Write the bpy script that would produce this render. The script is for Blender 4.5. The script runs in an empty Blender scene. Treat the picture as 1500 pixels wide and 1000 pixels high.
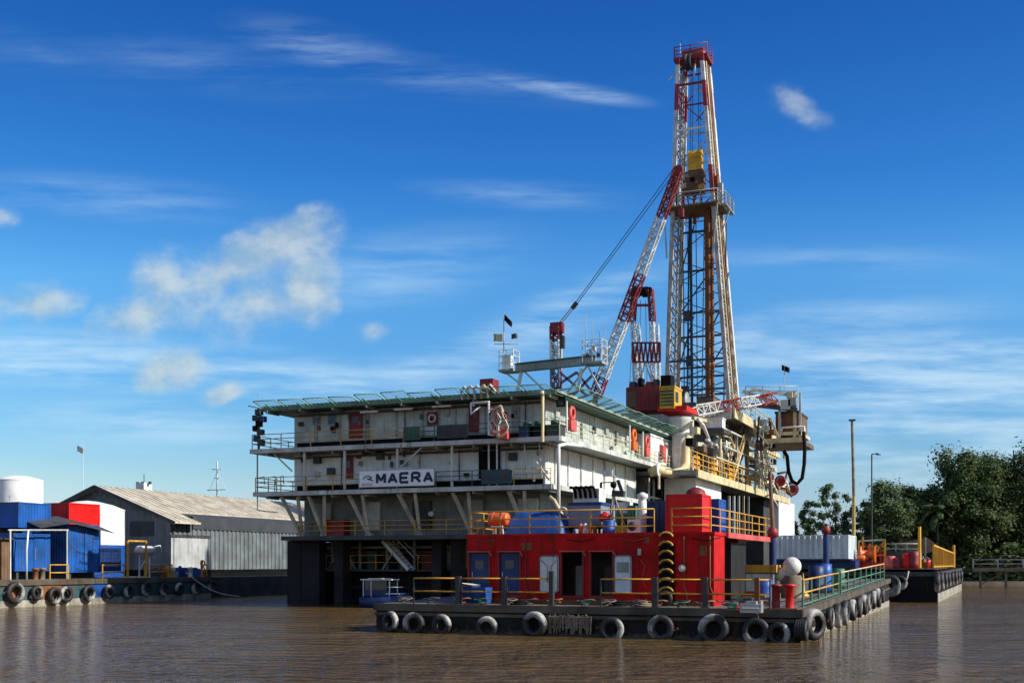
import bpy, math, random
from mathutils import Vector, Matrix, noise
R = math.radians
rnd = random.Random(7)
scn = bpy.context.scene
COL = scn.collection

# ------------------------------------------------------------------ camera model
# camera stands at the origin 3.2 m over the river, level, looking 22.5 deg left of +Y
CZ, F, H0, CX = 3.2, 1700.0, 825.0, 750.0
YAW = R(22.5)
FW = (-math.sin(YAW), math.cos(YAW)); RT = (math.cos(YAW), math.sin(YAW))
def _d(px):
    t = (px-CX)/F
    return FW[0]+t*RT[0], FW[1]+t*RT[1]
def onY(px, Y):
    dx, dy = _d(px); s = Y/dy; return dx*s, s
def onX(px, X):
    dx, dy = _d(px); s = X/dx; return dy*s, s
def zz(py, s): return CZ+(H0-py)*s/F
def PY(px, py, Y):
    X, s = onY(px, Y); return Vector((X, Y, zz(py, s)))
def PX(px, py, X):
    Y, s = onX(px, X); return Vector((X, Y, zz(py, s)))

# ------------------------------------------------------------------ materials
def _new(name):
    m = bpy.data.materials.new(name); m.use_nodes = True
    nt = m.node_tree; b = nt.nodes['Principled BSDF']
    return m, nt, b
def _mix(nt, fac, a, b, mode='MIX'):
    n = nt.nodes.new('ShaderNodeMix'); n.data_type = 'RGBA'; n.blend_type = mode
    L = nt.links
    for sock, v in ((n.inputs[0], fac), (n.inputs[6], a), (n.inputs[7], b)):
        if hasattr(v, 'is_output'): L.new(v, sock)
        elif isinstance(v, (tuple, list)): sock.default_value = (*v, 1) if len(v) == 3 else v
        else: sock.default_value = v
    return n.outputs[2]
def _ramp(nt, src, lo, hi):
    n = nt.nodes.new('ShaderNodeMapRange'); n.inputs[1].default_value = lo; n.inputs[2].default_value = hi
    nt.links.new(src, n.inputs[0]); return n.outputs[0]
def _noise(nt, scale, vec, detail=4, rough=.55):
    n = nt.nodes.new('ShaderNodeTexNoise'); n.inputs['Scale'].default_value = scale
    n.inputs['Detail'].default_value = detail; n.inputs['Roughness'].default_value = rough
    nt.links.new(vec, n.inputs['Vector']); return n.outputs[0]
def pm(name, col, rough=.5, var=.25, rust=0., metal=0., bands=None, scale=1.0, bump=.15, rustcol=(.13,.05,.022), dirt=None, spec=.4, wl=None):
    """weathered paint: patchy tone, vertical dirt streaks, optional rust and painted bands by height"""
    if dirt is None: dirt = (.06,.05,.04) if max(col) > .07 or bands else tuple(c*.8+.002 for c in col)
    m, nt, b = _new(name); L = nt.links
    tc = nt.nodes.new('ShaderNodeTexCoord'); oc = tc.outputs['Object']
    mp = nt.nodes.new('ShaderNodeMapping'); mp.inputs['Scale'].default_value = (1.6*scale, 1.6*scale, .22*scale)
    L.new(oc, mp.inputs['Vector'])
    n1 = _noise(nt, .7*scale, oc, 5); n2 = _noise(nt, 2.2, mp.outputs[0], 4, .6); n3 = _noise(nt, 5*scale, oc, 6, .65)
    base = col
    if bands:
        sx = nt.nodes.new('ShaderNodeSeparateXYZ'); L.new(oc, sx.inputs[0]); z = sx.outputs[2]
        base = bands[0][1]
        for zb, c in bands[1:]:
            g = nt.nodes.new('ShaderNodeMath'); g.operation = 'GREATER_THAN'; g.inputs[1].default_value = zb
            L.new(z, g.inputs[0]); base = _mix(nt, g.outputs[0], base, c)
    dk = _mix(nt, 1.0, base, (1-var*1.3, 1-var*1.35, 1-var*1.4), 'MULTIPLY')
    lt = _mix(nt, 1.0, base, (1+var*.35, 1+var*.35, 1+var*.4), 'MULTIPLY')
    c = _mix(nt, _ramp(nt, n1, .35, .65), dk, lt)
    f = nt.nodes.new('ShaderNodeMath'); f.operation = 'MULTIPLY'; f.inputs[1].default_value = min(1, var*1.5)
    L.new(_ramp(nt, n2, .52, .78), f.inputs[0])
    c = _mix(nt, f.outputs[0], c, dirt)
    if rust > 0:
        lo = .72-.3*rust
        a = nt.nodes.new('ShaderNodeMath'); a.operation = 'ADD'; L.new(n2, a.inputs[0])
        s = nt.nodes.new('ShaderNodeMath'); s.operation = 'MULTIPLY'; s.inputs[1].default_value = .5; L.new(n3, s.inputs[0])
        L.new(s.outputs[0], a.inputs[1])
        c = _mix(nt, _ramp(nt, a.outputs[0], lo+.2, lo+.38), c, rustcol)
    if wl:   # scum and weed left by the river, its upper edge uneven
        sx = nt.nodes.new('ShaderNodeSeparateXYZ'); L.new(oc, sx.inputs[0])
        q = nt.nodes.new('ShaderNodeMath'); q.operation = 'MULTIPLY_ADD'; q.inputs[1].default_value = -.9; L.new(n3, q.inputs[0]); q.inputs[2].default_value = wl[0]+.45
        w2 = nt.nodes.new('ShaderNodeMath'); w2.operation = 'SUBTRACT'; L.new(q.outputs[0], w2.inputs[0]); L.new(sx.outputs[2], w2.inputs[1])
        c = _mix(nt, _ramp(nt, w2.outputs[0], -.05, .12), c, wl[1])
    L.new(c, b.inputs['Base Color'])
    r = nt.nodes.new('ShaderNodeMapRange'); r.inputs[3].default_value = max(.05, rough-.12); r.inputs[4].default_value = min(1, rough+.18)
    L.new(n3, r.inputs[0]); L.new(r.outputs[0], b.inputs['Roughness'])
    b.inputs['Metallic'].default_value = metal
    b.inputs['Specular IOR Level'].default_value = spec
    if bump:
        bp = nt.nodes.new('ShaderNodeBump'); bp.inputs['Strength'].default_value = bump; bp.inputs['Distance'].default_value = .03
        L.new(n3, bp.inputs['Height']); L.new(bp.outputs[0], b.inputs['Normal'])
    return m

M = {}
RED = (.46,.022,.018); WHT = (.68,.70,.66)
M['red'] = pm('red_paint', (.54,.007,.007), .5, .36, .42, dirt=(.12,.012,.010), spec=.14, bump=.5, rustcol=(.12,.022,.012))
M['redbox'] = pm('red_box_paint', (.66,.014,.012), .4, .2, .06, dirt=(.22,.01,.008), spec=.25)
M['shadedk'] = pm('shade_dark_steel', (.022,.023,.023), .65, .35, .1, spec=.15)  # dark steel with the shade under rig and canopy put into its colour
M['paleg'] = pm('sunlit_green_edge', (.36,.44,.36), .55, .25, .12)  # paler copy of the helideck edge green, sunlight put into the colour
M['netg'] = pm('faded_green_net', (.16,.30,.22), .6, .3, .1)
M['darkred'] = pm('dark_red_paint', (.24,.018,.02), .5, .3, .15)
M['white'] = pm('white_paint', (.68,.70,.66), .5, .2, .06)
M['wallg'] = pm('pale_grey_green_cladding', (.50,.57,.52), .5, .24, .12)
M['wallw'] = pm('white_cladding', (.74,.78,.73), .5, .15, .07)
M['grey'] = pm('grey_steel_paint', (.30,.32,.30), .5, .3, .12)
M['struct'] = pm('pale_structural_paint', (.52,.54,.49), .5, .26, .2)
M['cream'] = pm('cream_structural_paint', (.62,.53,.30), .5, .24, .22)
M['dkgrey'] = pm('dark_grey_steel', (.05,.054,.054), .55, .35, .15)
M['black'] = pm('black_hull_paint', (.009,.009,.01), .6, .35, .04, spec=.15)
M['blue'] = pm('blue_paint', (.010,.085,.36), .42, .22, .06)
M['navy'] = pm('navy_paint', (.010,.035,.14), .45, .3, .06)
M['tarp'] = pm('blue_tarpaulin', (.012,.07,.26), .45, .3, 0, scale=2, bump=.8)
M['yellow'] = pm('yellow_paint', (.60,.31,.03), .45, .25, .1)
M['yellowb'] = pm('bright_yellow_paint', (.68,.38,.02), .42, .2, .06)
M['orange'] = pm('orange_paint', (.72,.13,.015), .42, .2, .05)
M['green'] = pm('green_paint', (.055,.20,.11), .5, .3, .12)
M['greend'] = pm('dark_green_deck_paint', (.045,.12,.085), .55, .35, .2)
M['teal'] = pm('teal_hull_paint', (.028,.085,.095), .55, .4, .4)
M['rust'] = pm('rusty_steel', (.23,.085,.03), .7, .35, .3, rustcol=(.30,.12,.04))
M['brown'] = pm('brown_primer', (.17,.095,.05), .6, .35, .3)
M['rope'] = pm('pale_rope', (.50,.47,.40), .8, .3, 0, scale=4)
M['wood'] = pm('weathered_timber', (.22,.18,.13), .8, .4, 0, scale=2)
M['deck'] = pm('barge_deck_steel', (.13,.12,.095), .65, .4, .5)
M['rub'] = pm('scuffed_rubbing_strake', (.085,.078,.055), .7, .45, .45)
M['hullg'] = pm('weathered_barge_hull', (.014,.014,.013), .65, .5, .3, dirt=(.035,.032,.026), wl=(.18,(.075,.07,.05)), spec=.2)
M['wline'] = pm('pale_waterline_scum', (.33,.31,.25), .75, .4, .25)
M['roofsheet'] = pm('pale_roof_sheet', (.52,.47,.36), .55, .25, .12, rustcol=(.28,.20,.13))
M['wareg'] = pm('dark_grey_sheet_wall', (.155,.178,.188), .55, .25, .05)
M['warel'] = pm('light_grey_sheet_door', (.42,.44,.44), .5, .2, .05)
M['waredk'] = pm('charcoal_sheet_and_shade', (.05,.055,.06), .6, .25, 0)  # vent sheet colour, also used for the painted shade strip by the roof
M['glass'] = pm('dark_glass', (.02,.03,.035), .12, .1, 0, bump=0, spec=.6)
M['cont'] = pm('pale_container_paint', (.64,.73,.75), .45, .18, .08)
M['galv'] = pm('galvanised_steel', (.42,.43,.42), .42, .2, .05, metal=.4)
M['conc'] = pm('stained_concrete', (.05,.048,.043), .8, .4, .1)
M['void'] = pm('near_black_steel', (.006,.0065,.0065), .7, .3, 0, spec=.12)  # near black shared by hoses, lamps and under-deck steel
M['pole'] = pm('ochre_pole_paint', (.42,.30,.10), .5, .3, .25)
M['pink'] = pm('faded_red_paint', (.62,.10,.08), .5, .3, .05)
M['purple'] = pm('purple_grey_panel', (.20,.16,.24), .55, .25, 0)
M['cable'] = pm('dark_wire_rope', (.05,.05,.055), .5, .2, 0)
def rubber():
    m, nt, b = _new('worn_tyre_rubber'); L = nt.links
    tc = nt.nodes.new('ShaderNodeTexCoord')
    oi = nt.nodes.new('ShaderNodeObjectInfo')
    ad = nt.nodes.new('ShaderNodeVectorMath'); ad.operation = 'ADD'; L.new(tc.outputs['Object'], ad.inputs[0])
    cb = nt.nodes.new('ShaderNodeCombineXYZ'); mu = nt.nodes.new('ShaderNodeMath'); mu.operation = 'MULTIPLY'; mu.inputs[1].default_value = 40
    L.new(oi.outputs['Random'], mu.inputs[0]); L.new(mu.outputs[0], cb.inputs[0]); L.new(cb.outputs[0], ad.inputs[1])
    n = _noise(nt, 2.2, ad.outputs[0], 5, .6); n2 = _noise(nt, 9, ad.outputs[0], 4)
    # paler towards the bottom: sunlight caught by the lower lip, painted into the colour
    sx = nt.nodes.new('ShaderNodeSeparateXYZ'); L.new(tc.outputs['Object'], sx.inputs[0])
    a = nt.nodes.new('ShaderNodeMath'); a.operation = 'MULTIPLY_ADD'; a.inputs[1].default_value = -.85; L.new(sx.outputs[2], a.inputs[0]); L.new(n, a.inputs[2])
    c = _mix(nt, _ramp(nt, a.outputs[0], .62, .98), (.010,.010,.011), (.40,.40,.37))
    c = _mix(nt, _ramp(nt, n2, .4, .75), c, (.022,.022,.022))
    c = _mix(nt, .6, _mix(nt, _ramp(nt, a.outputs[0], .62, .98), (.010,.010,.011), (.40,.40,.37)), c)
    L.new(c, b.inputs['Base Color']); b.inputs['Roughness'].default_value = .62
    return m
M['rubber'] = rubber()
def leafmat(name, c1, c2, c3):
    m, nt, b = _new(name); L = nt.links
    tc = nt.nodes.new('ShaderNodeTexCoord')
    n = _noise(nt, .45, tc.outputs['Object'], 3); n2 = _noise(nt, 3.5, tc.outputs['Object'], 3)
    c = _mix(nt, _ramp(nt, n, .35, .65), c1, c2); c = _mix(nt, _ramp(nt, n2, .5, .72), c, c3)
    L.new(c, b.inputs['Base Color']); b.inputs['Roughness'].default_value = .6
    b.inputs['Specular IOR Level'].default_value = .1
    tr = nt.nodes.new('ShaderNodeBsdfTranslucent'); L.new(c, tr.inputs['Color'])
    mx = nt.nodes.new('ShaderNodeMixShader'); mx.inputs[0].default_value = .25
    L.new(b.outputs[0], mx.inputs[1]); L.new(tr.outputs[0], mx.inputs[2])
    L.new(mx.outputs[0], nt.nodes['Material Output'].inputs['Surface'])
    return m
M['leafd'] = leafmat('dark_leaves', (.046,.074,.027), (.082,.118,.042), (.115,.15,.056))
M['leafm'] = leafmat('mid_leaves', (.068,.105,.04), (.105,.15,.056), (.14,.175,.075))
M['leafl'] = leafmat('light_leaves', (.055,.10,.035), (.085,.135,.05), (.12,.17,.07))
M['bark'] = pm('bark', (.11,.09,.07), .9, .4, 0, scale=2, bump=.6)
def watermat():
    m, nt, b = _new('brown_river_water'); L = nt.links
    g = nt.nodes.new('ShaderNodeNewGeometry'); p = g.outputs['Position']
    n = _noise(nt, .05, p, 3)
    c = _mix(nt, _ramp(nt, n, .35, .65), (.088,.056,.020), (.125,.080,.032))
    L.new(c, b.inputs['Base Color']); b.inputs['Roughness'].default_value = .07
    b.inputs['IOR'].default_value = 1.33; b.inputs['Specular IOR Level'].default_value = .42
    mp = nt.nodes.new('ShaderNodeMapping'); mp.inputs['Rotation'].default_value = (0,0,R(-12)); mp.inputs['Scale'].default_value = (.8,1.25,1)
    L.new(p, mp.inputs['Vector'])
    def bumpn(scale, strength, dist, prev=None, detail=3):
        h = _noise(nt, scale, mp.outputs[0], detail, .6)
        bp = nt.nodes.new('ShaderNodeBump'); bp.inputs['Strength'].default_value = strength; bp.inputs['Distance'].default_value = dist
        L.new(h, bp.inputs['Height'])
        if prev is not None: L.new(prev, bp.inputs['Normal'])
        return bp.outputs[0]
    pt = _ramp(nt, _noise(nt, .035, mp.outputs[0], 4, .6), .36, .64)      # calmer slicks and livelier patches
    def bumpn(scale, strength, dist, prev=None, detail=3):
        h = _noise(nt, scale, mp.outputs[0], detail, .6)
        bp = nt.nodes.new('ShaderNodeBump'); bp.inputs['Distance'].default_value = dist
        ms = nt.nodes.new('ShaderNodeMapRange'); ms.inputs[3].default_value = .6*strength; ms.inputs[4].default_value = strength; L.new(pt, ms.inputs[0]); L.new(ms.outputs[0], bp.inputs['Strength'])
        L.new(h, bp.inputs['Height'])
        if prev is not None: L.new(prev, bp.inputs['Normal'])
        return bp.outputs[0]
    a = bumpn(.16, 1, 1.1); a = bumpn(.62, 1, .62, a); a = bumpn(1.9, 1, .27, a); a = bumpn(6.0, 1, .05, a, 2)
    L.new(a, b.inputs['Normal'])
    return m
M['water'] = watermat()
M['bank'] = pm('muddy_bank', (.09,.07,.05), .9, .4, 0, scale=.5, bump=.5)

# ------------------------------------------------------------------ mesh builder
def frame(d):
    d = d.normalized(); up = Vector((0,0,1)) if abs(d.z) < .95 else Vector((1,0,0))
    u = d.cross(up).normalized(); return u, d.cross(u).normalized()
class MB:
    def __init__(s): s.v = []; s.f = []; s.sm = []; s.mi = []; s.m = 0
    def face(s, idx, smooth=False): s.f.append(idx); s.sm.append(smooth); s.mi.append(s.m)
    def add(s, pts): i = len(s.v); s.v += [Vector(p) for p in pts]; return i
    def poly(s, pts): i = s.add(pts); s.face(tuple(range(i, i+len(pts)))); return s
    def box(s, x0, x1, y0, y1, z0, z1):
        i = s.add([(x0,y0,z0),(x1,y0,z0),(x1,y1,z0),(x0,y1,z0),(x0,y0,z1),(x1,y0,z1),(x1,y1,z1),(x0,y1,z1)])
        for q in ((0,3,2,1),(4,5,6,7),(0,1,5,4),(1,2,6,5),(2,3,7,6),(3,0,4,7)): s.face(tuple(i+k for k in q))
        return s
    def beam(s, p, q, w, h=None):
        """square bar from p to q"""
        p = Vector(p); q = Vector(q); h = h or w; u, v = frame(q-p)
        c = [(-1,-1),(1,-1),(1,1),(-1,1)]
        i = s.add([p+u*a*w/2+v*b*h/2 for a,b in c]+[q+u*a*w/2+v*b*h/2 for a,b in c])
        for k in range(4): s.face((i+k, i+(k+1)%4, i+4+(k+1)%4, i+4+k))
        s.face((i+3,i+2,i+1,i)); s.face((i+4,i+5,i+6,i+7)); return s
    def tube(s, p, q, r, n=6, r2=None):
        p = Vector(p); q = Vector(q); r2 = r if r2 is None else r2; u, v = frame(q-p)
        A = [2*math.pi*k/n for k in range(n)]
        ra = [p+(u*math.cos(a)+v*math.sin(a))*r for a in A]; rb = [q+(u*math.cos(a)+v*math.sin(a))*r2 for a in A]
        i = s.add(ra+rb)
        for k in range(n): s.face((i+k, i+(k+1)%n, i+n+(k+1)%n, i+n+k), True)
        j = s.add(ra+rb); s.face(tuple(j+n-1-k for k in range(n))); s.face(tuple(j+n+k for k in range(n))); return s
    def path(s, pts, r, n=6):
        pts = [Vector(p) for p in pts]; rings = []
        for k, p in enumerate(pts):
            d = (pts[min(k+1, len(pts)-1)]-pts[max(k-1, 0)])
            d.normalize()
            if k == 0: u, v = frame(d)
            else: u = (u-d*u.dot(d)).normalized(); v = d.cross(u)
            rings.append(s.add([p+(u*math.cos(2*math.pi*a/n)+v*math.sin(2*math.pi*a/n))*r for a in range(n)]))
        for a, b in zip(rings, rings[1:]):
            for k in range(n): s.face((a+k, a+(k+1)%n, b+(k+1)%n, b+k), True)
        s.face(tuple(rings[0]+n-1-k for k in range(n))); s.face(tuple(rings[-1]+k for k in range(n))); return s
    def lathe(s, c, prof, n=20, axis='z', caps=True):
        """prof: list of (radius, height) along axis from centre c"""
        c = Vector(c); rings = []
        for r, h in prof:
            pts = []
            for k in range(n):
                a = 2*math.pi*k/n; x, y = r*math.cos(a), r*math.sin(a)
                pts.append(c+Vector({'z':(x,y,h),'y':(x,h,y),'x':(h,x,y)}[axis]))
            rings.append(s.add(pts))
        for a, b in zip(rings, rings[1:]):
            for k in range(n): s.face((a+k, a+(k+1)%n, b+(k+1)%n, b+k), True)
        if caps:
            for ri, (r, h) in ((rings[0], prof[0]), (rings[-1], prof[-1])):
                if r > 1e-4:
                    j = s.add([s.v[ri+k].copy() for k in range(n)]); s.face(tuple(j+k for k in range(n)))
        return s
    def sphere(s, c, r, n=14, m=8, sx=1, sy=1, sz=1):
        c = Vector(c); rings = []
        for j in range(1, m):
            t = math.pi*j/m
            rings.append(s.add([c+Vector((r*sx*math.sin(t)*math.cos(2*math.pi*k/n), r*sy*math.sin(t)*math.sin(2*math.pi*k/n), r*sz*math.cos(t))) for k in range(n)]))
        t = s.add([c+Vector((0,0,r*sz)), c-Vector((0,0,r*sz))])
        for a, b in zip(rings, rings[1:]):
            for k in range(n): s.face((a+k, b+k, b+(k+1)%n, a+(k+1)%n), True)
        for k in range(n):
            s.face((t, rings[0]+k, rings[0]+(k+1)%n), True); s.face((t+1, rings[-1]+(k+1)%n, rings[-1]+k), True)
        return s
    def torus(s, c, Rr, r, axis='y', n=22, m=8, w=1.0):
        c = Vector(c); rings = []
        for k in range(n):
            a = 2*math.pi*k/n; pts = []
            for j in range(m):
                b = 2*math.pi*j/m; rad = Rr+r*math.cos(b); h = r*w*math.sin(b)
                x, y = rad*math.cos(a), rad*math.sin(a)
                pts.append(c+Vector({'z':(x,y,h),'y':(x,h,y),'x':(h,x,y)}[axis]))
            rings.append(s.add(pts))
        for k in range(n):
            a, b = rings[k], rings[(k+1)%n]
            for j in range(m): s.face((a+j, a+(j+1)%m, b+(j+1)%m, b+j), True)
        return s
    def corr(s, p, q, z0, z1, dep=.05, pitch=.3, out=None, z0b=None, z1b=None, fl=.1):
        """trapezoid-ribbed sheet from p to q (xy), between z0 and z1, ribs standing towards out"""
        p = Vector((p[0], p[1], 0)); q = Vector((q[0], q[1], 0)); d = q-p; Ln = d.length; d.normalize()
        o = Vector((out[0], out[1], 0)) if out else Vector((d.y, -d.x, 0))
        z0b = z0 if z0b is None else z0b; z1b = z1 if z1b is None else z1b
        n = max(1, round(Ln/pitch)); pt = Ln/n; pr = []
        for k in range(n):
            b = k*pt; pr += [(b, 0), (b+pt*(.5-fl), 0), (b+pt*.5, dep), (b+pt*(1-fl), dep)]
        pr.append((Ln, 0))
        for (a, ha), (b, hb) in zip(pr, pr[1:]):
            A = p+d*a+o*ha; B = p+d*b+o*hb; fa, fb = a/Ln, b/Ln
            s.poly([A+Vector((0,0,z0+(z0b-z0)*fa)), B+Vector((0,0,z0+(z0b-z0)*fb)), B+Vector((0,0,z1+(z1b-z1)*fb)), A+Vector((0,0,z1+(z1b-z1)*fa))])
        return s
    def build(s, name, mats, parent=None, off=None):
        if parent is not None and off is None:
            r = parent
            while r.parent: r = r.parent
            off = r.location
        off = Vector(off) if off is not None else Vector((0,0,0))
        me = bpy.data.meshes.new(name); me.from_pydata([tuple(v-off) for v in s.v], [], s.f)
        mats = mats if isinstance(mats, (list, tuple)) else [mats]
        for m in mats: me.materials.append(M[m] if isinstance(m, str) else m)
        me.polygons.foreach_set('use_smooth', s.sm); me.polygons.foreach_set('material_index', s.mi)
        me.update()
        o = bpy.data.objects.new(name, me); COL.objects.link(o)
        if parent is not None: o.parent = parent
        return o
def tag(o, label=None, cat=None, group=None, kind=None):
    if label: o['label'] = label
    if cat: o['category'] = cat
    if group: o['group'] = group
    if kind: o['kind'] = kind
    return o
def thing(name, label, cat, loc, group=None):
    o = bpy.data.objects.new(name, None); COL.objects.link(o); o.location = loc; o.empty_display_size = .5
    return tag(o, label, cat, group)
def single(mb, name, mats, label, cat, group=None, loc=None):
    """a thing that is one mesh, its origin at its base"""
    if loc is None:
        xs = [v.x for v in mb.v]; ys = [v.y for v in mb.v]; zs = [v.z for v in mb.v]
        loc = ((min(xs)+max(xs))/2, (min(ys)+max(ys))/2, min(zs))
    o = mb.build(name, mats, None, loc); o.location = loc
    return tag(o, label, cat, group)
def copy_tree(o, parent=None):
    c = o.copy(); COL.objects.link(c)
    if parent is not None: c.parent = parent
    for ch in list(o.children): copy_tree(ch, c)
    return c
ORD = ['first','second','third','fourth','fifth','sixth','seventh','eighth','ninth','tenth','eleventh','twelfth','thirteenth','fourteenth','fifteenth','sixteenth']

def railing(name, label, pts, h=1.1, bars=(.55, 1.1), sp=2.0, r=.035, m='yellow', group='guard railings', pr=None, cat='railing', bm=None, pmat=None):
    pts = [Vector(p) for p in pts]
    t = thing(name, label, cat, pts[0], group)
    up = Vector((0,0,1))
    for kb, b in enumerate(bars):
        MB().path([p+up*b for p in pts], r, 5).build('rail', bm[kb] if bm else m, t)
    done = set(); first = None
    for a, b in zip(pts, pts[1:]):
        n = max(1, round((b-a).length/sp))
        for k in range(n+1):
            p = a.lerp(b, k/n); key = (round(p.x,2), round(p.y,2))
            if key in done: continue
            done.add(key)
            if first is None:
                first = MB().tube(pts[0], pts[0]+up*h, pr or r*1.1, 5).build('post', pmat or m, t)
            else:
                c = first.copy(); COL.objects.link(c); c.parent = t; c.location = p-pts[0]
    return t
def lattice(mb, a, b, wa, wb, n, r, br=None, u=None):
    """four-chord lattice boom from a to b, square section wa tapering to wb, u = one side direction"""
    a = Vector(a); b = Vector(b); d = (b-a).normalized()
    if u is None: u, v = frame(d)
    else: u = Vector(u); u = (u-d*u.dot(d)).normalized(); v = d.cross(u)
    br = br or r*.55
    def cn(f):
        c = a.lerp(b, f); w = (wa+(wb-wa)*f)/2
        return [c+u*w*i+v*w*j for i, j in ((-1,-1),(1,-1),(1,1),(-1,1))]
    st = [cn(k/n) for k in range(n+1)]
    for k in range(4): mb.tube(st[0][k], st[-1][k], r, 6)
    for k in range(n):
        for q in range(4):
            A, B = (st[k][q], st[k+1][(q+1)%4]) if (k+q)%2 else (st[k][(q+1)%4], st[k+1][q])
            mb.tube(A, B, br, 4)
            mb.tube(st[k][q], st[k][(q+1)%4], br, 4)
    return mb
# ------------------------------------------------------------------ camera, sun, sky
cam = bpy.data.cameras.new('camera'); cam.lens = 36*F/1500; cam.sensor_width = 36; cam.shift_y = 325/1500
cam.clip_start = .5; cam.clip_end = 20000
co = bpy.data.objects.new('camera', cam); COL.objects.link(co); co.location = (0,0,CZ); co.rotation_euler = (R(90),0,YAW); scn.camera = co
SUN_EL, SUN_AZ = R(35), R(4)          # azimuth from +X towards +Y
sd = Vector((math.cos(SUN_EL)*math.cos(SUN_AZ), math.cos(SUN_EL)*math.sin(SUN_AZ), math.sin(SUN_EL)))
sl = bpy.data.lights.new('sun', 'SUN'); sl.energy = 5.0; sl.angle = R(.5); sl.color = (1,.95,.86)
so = bpy.data.objects.new('sun', sl); COL.objects.link(so); so.rotation_euler = sd.to_track_quat('Z', 'Y').to_euler(); so.location = sd*300
scn.view_settings.view_transform = 'Standard'; scn.view_settings.look = 'None'; scn.view_settings.exposure = .4; scn.view_settings.gamma = 1
scn.cycles.max_bounces = 6; scn.cycles.caustics_reflective = False; scn.cycles.caustics_refractive = False
W = bpy.data.worlds.new('World'); scn.world = W; W.use_nodes = True
nt = W.node_tree; L = nt.links; bg = nt.nodes['Background']; bg.inputs[1].default_value = .10; SKYK = .755
sky = nt.nodes.new('ShaderNodeTexSky'); sky.sky_type = 'NISHITA'; sky.sun_disc = False
sky.sun_elevation = SUN_EL; sky.sun_rotation = R(90)-SUN_AZ; sky.air_density = 1.0; sky.dust_density = .35; sky.ozone_density = 3.0
hs = nt.nodes.new('ShaderNodeHueSaturation'); hs.inputs['Saturation'].default_value = 1.22; hs.inputs['Value'].default_value = .92; hs.inputs['Hue'].default_value = .495
L.new(sky.outputs[0], hs.inputs['Color'])
tc = nt.nodes.new('ShaderNodeTexCoord'); gen = tc.outputs['Generated']
def dot(v):
    n = nt.nodes.new('ShaderNodeVectorMath'); n.operation = 'DOT_PRODUCT'; n.inputs[1].default_value = v; L.new(gen, n.inputs[0]); return n.outputs['Value']
def mth(op, a, b=None, c=None, clamp=False):
    n = nt.nodes.new('ShaderNodeMath'); n.operation = op; n.use_clamp = clamp
    for i, x in enumerate((a, b, c)):
        if x is None: continue
        if hasattr(x, 'is_output'): L.new(x, n.inputs[i])
        else: n.inputs[i].default_value = x
    return n.outputs[0]
# clouds live on the sky sphere: gnomonic coordinates about a fixed compass bearing
f_ = mth('MAXIMUM', dot((FW[0], FW[1], 0)), .05)
u_ = mth('DIVIDE', dot((RT[0], RT[1], 0)), f_); v_ = mth('DIVIDE', dot((0,0,1)), f_)
cb = nt.nodes.new('ShaderNodeCombineXYZ'); L.new(u_, cb.inputs[0]); L.new(v_, cb.inputs[1]); uv = cb.outputs[0]
# soft warp of the coordinates so that outlines billow
wn = nt.nodes.new('ShaderNodeTexNoise'); wn.inputs['Scale'].default_value = 14; wn.inputs['Detail'].default_value = 5; L.new(uv, wn.inputs['Vector'])
ws = nt.nodes.new('ShaderNodeVectorMath'); ws.operation = 'MULTIPLY_ADD'; ws.inputs[1].default_value = (.05,.04,0); ws.inputs[2].default_value = (-.025,-.02,0)
L.new(wn.outputs['Color'], ws.inputs[0])
wa_ = nt.nodes.new('ShaderNodeVectorMath'); wa_.operation = 'ADD'; L.new(uv, wa_.inputs[0]); L.new(ws.outputs[0], wa_.inputs[1]); wuv = wa_.outputs[0]
def ell(px, py, rx, ry, rot, coord):
    mp = nt.nodes.new('ShaderNodeMapping'); mp.vector_type = 'TEXTURE'
    mp.inputs['Location'].default_value = ((px-CX)/F, (H0-py)/F, 0); mp.inputs['Rotation'].default_value = (0,0,R(rot)); mp.inputs['Scale'].default_value = (rx/F, ry/F, 1)
    L.new(coord, mp.inputs['Vector'])
    ln = nt.nodes.new('ShaderNodeVectorMath'); ln.operation = 'LENGTH'; L.new(mp.outputs[0], ln.inputs[0])
    return mth('SUBTRACT', 1.0, ln.outputs['Value'], clamp=True)
def field(lst, coord):
    m = None
    for e in lst:
        x = mth('MULTIPLY', ell(*e[:5], coord), e[5]); m = x if m is None else mth('MAXIMUM', m, x)
    return m
def nz(scale, sx, sy, detail=5, rough=.6, rot=0):
    mp = nt.nodes.new('ShaderNodeMapping'); mp.inputs['Scale'].default_value = (sx, sy, 1); mp.inputs['Rotation'].default_value = (0,0,R(rot)); L.new(uv, mp.inputs['Vector'])
    n = nt.nodes.new('ShaderNodeTexNoise'); n.inputs['Scale'].default_value = scale; n.inputs['Detail'].default_value = detail; n.inputs['Roughness'].default_value = rough
    L.new(mp.outputs[0], n.inputs['Vector']); return n.outputs[0]
def mr(x, lo, hi, a=0, b=1, smooth=True):
    n = nt.nodes.new('ShaderNodeMapRange'); n.interpolation_type = 'SMOOTHSTEP' if smooth else 'LINEAR'
    for i, q in enumerate((lo, hi, a, b)): n.inputs[i+1].default_value = q
    L.new(x, n.inputs[0]); return n.outputs[0]
def cmix(fac, a, b):
    n = nt.nodes.new('ShaderNodeMix'); n.data_type = 'RGBA'; L.new(fac, n.inputs[0])
    for s, x in ((n.inputs[6], a), (n.inputs[7], b)):
        if hasattr(x, 'is_output'): L.new(x, s)
        else: s.default_value = (*x, 1)
    return n.outputs[2]
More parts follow.
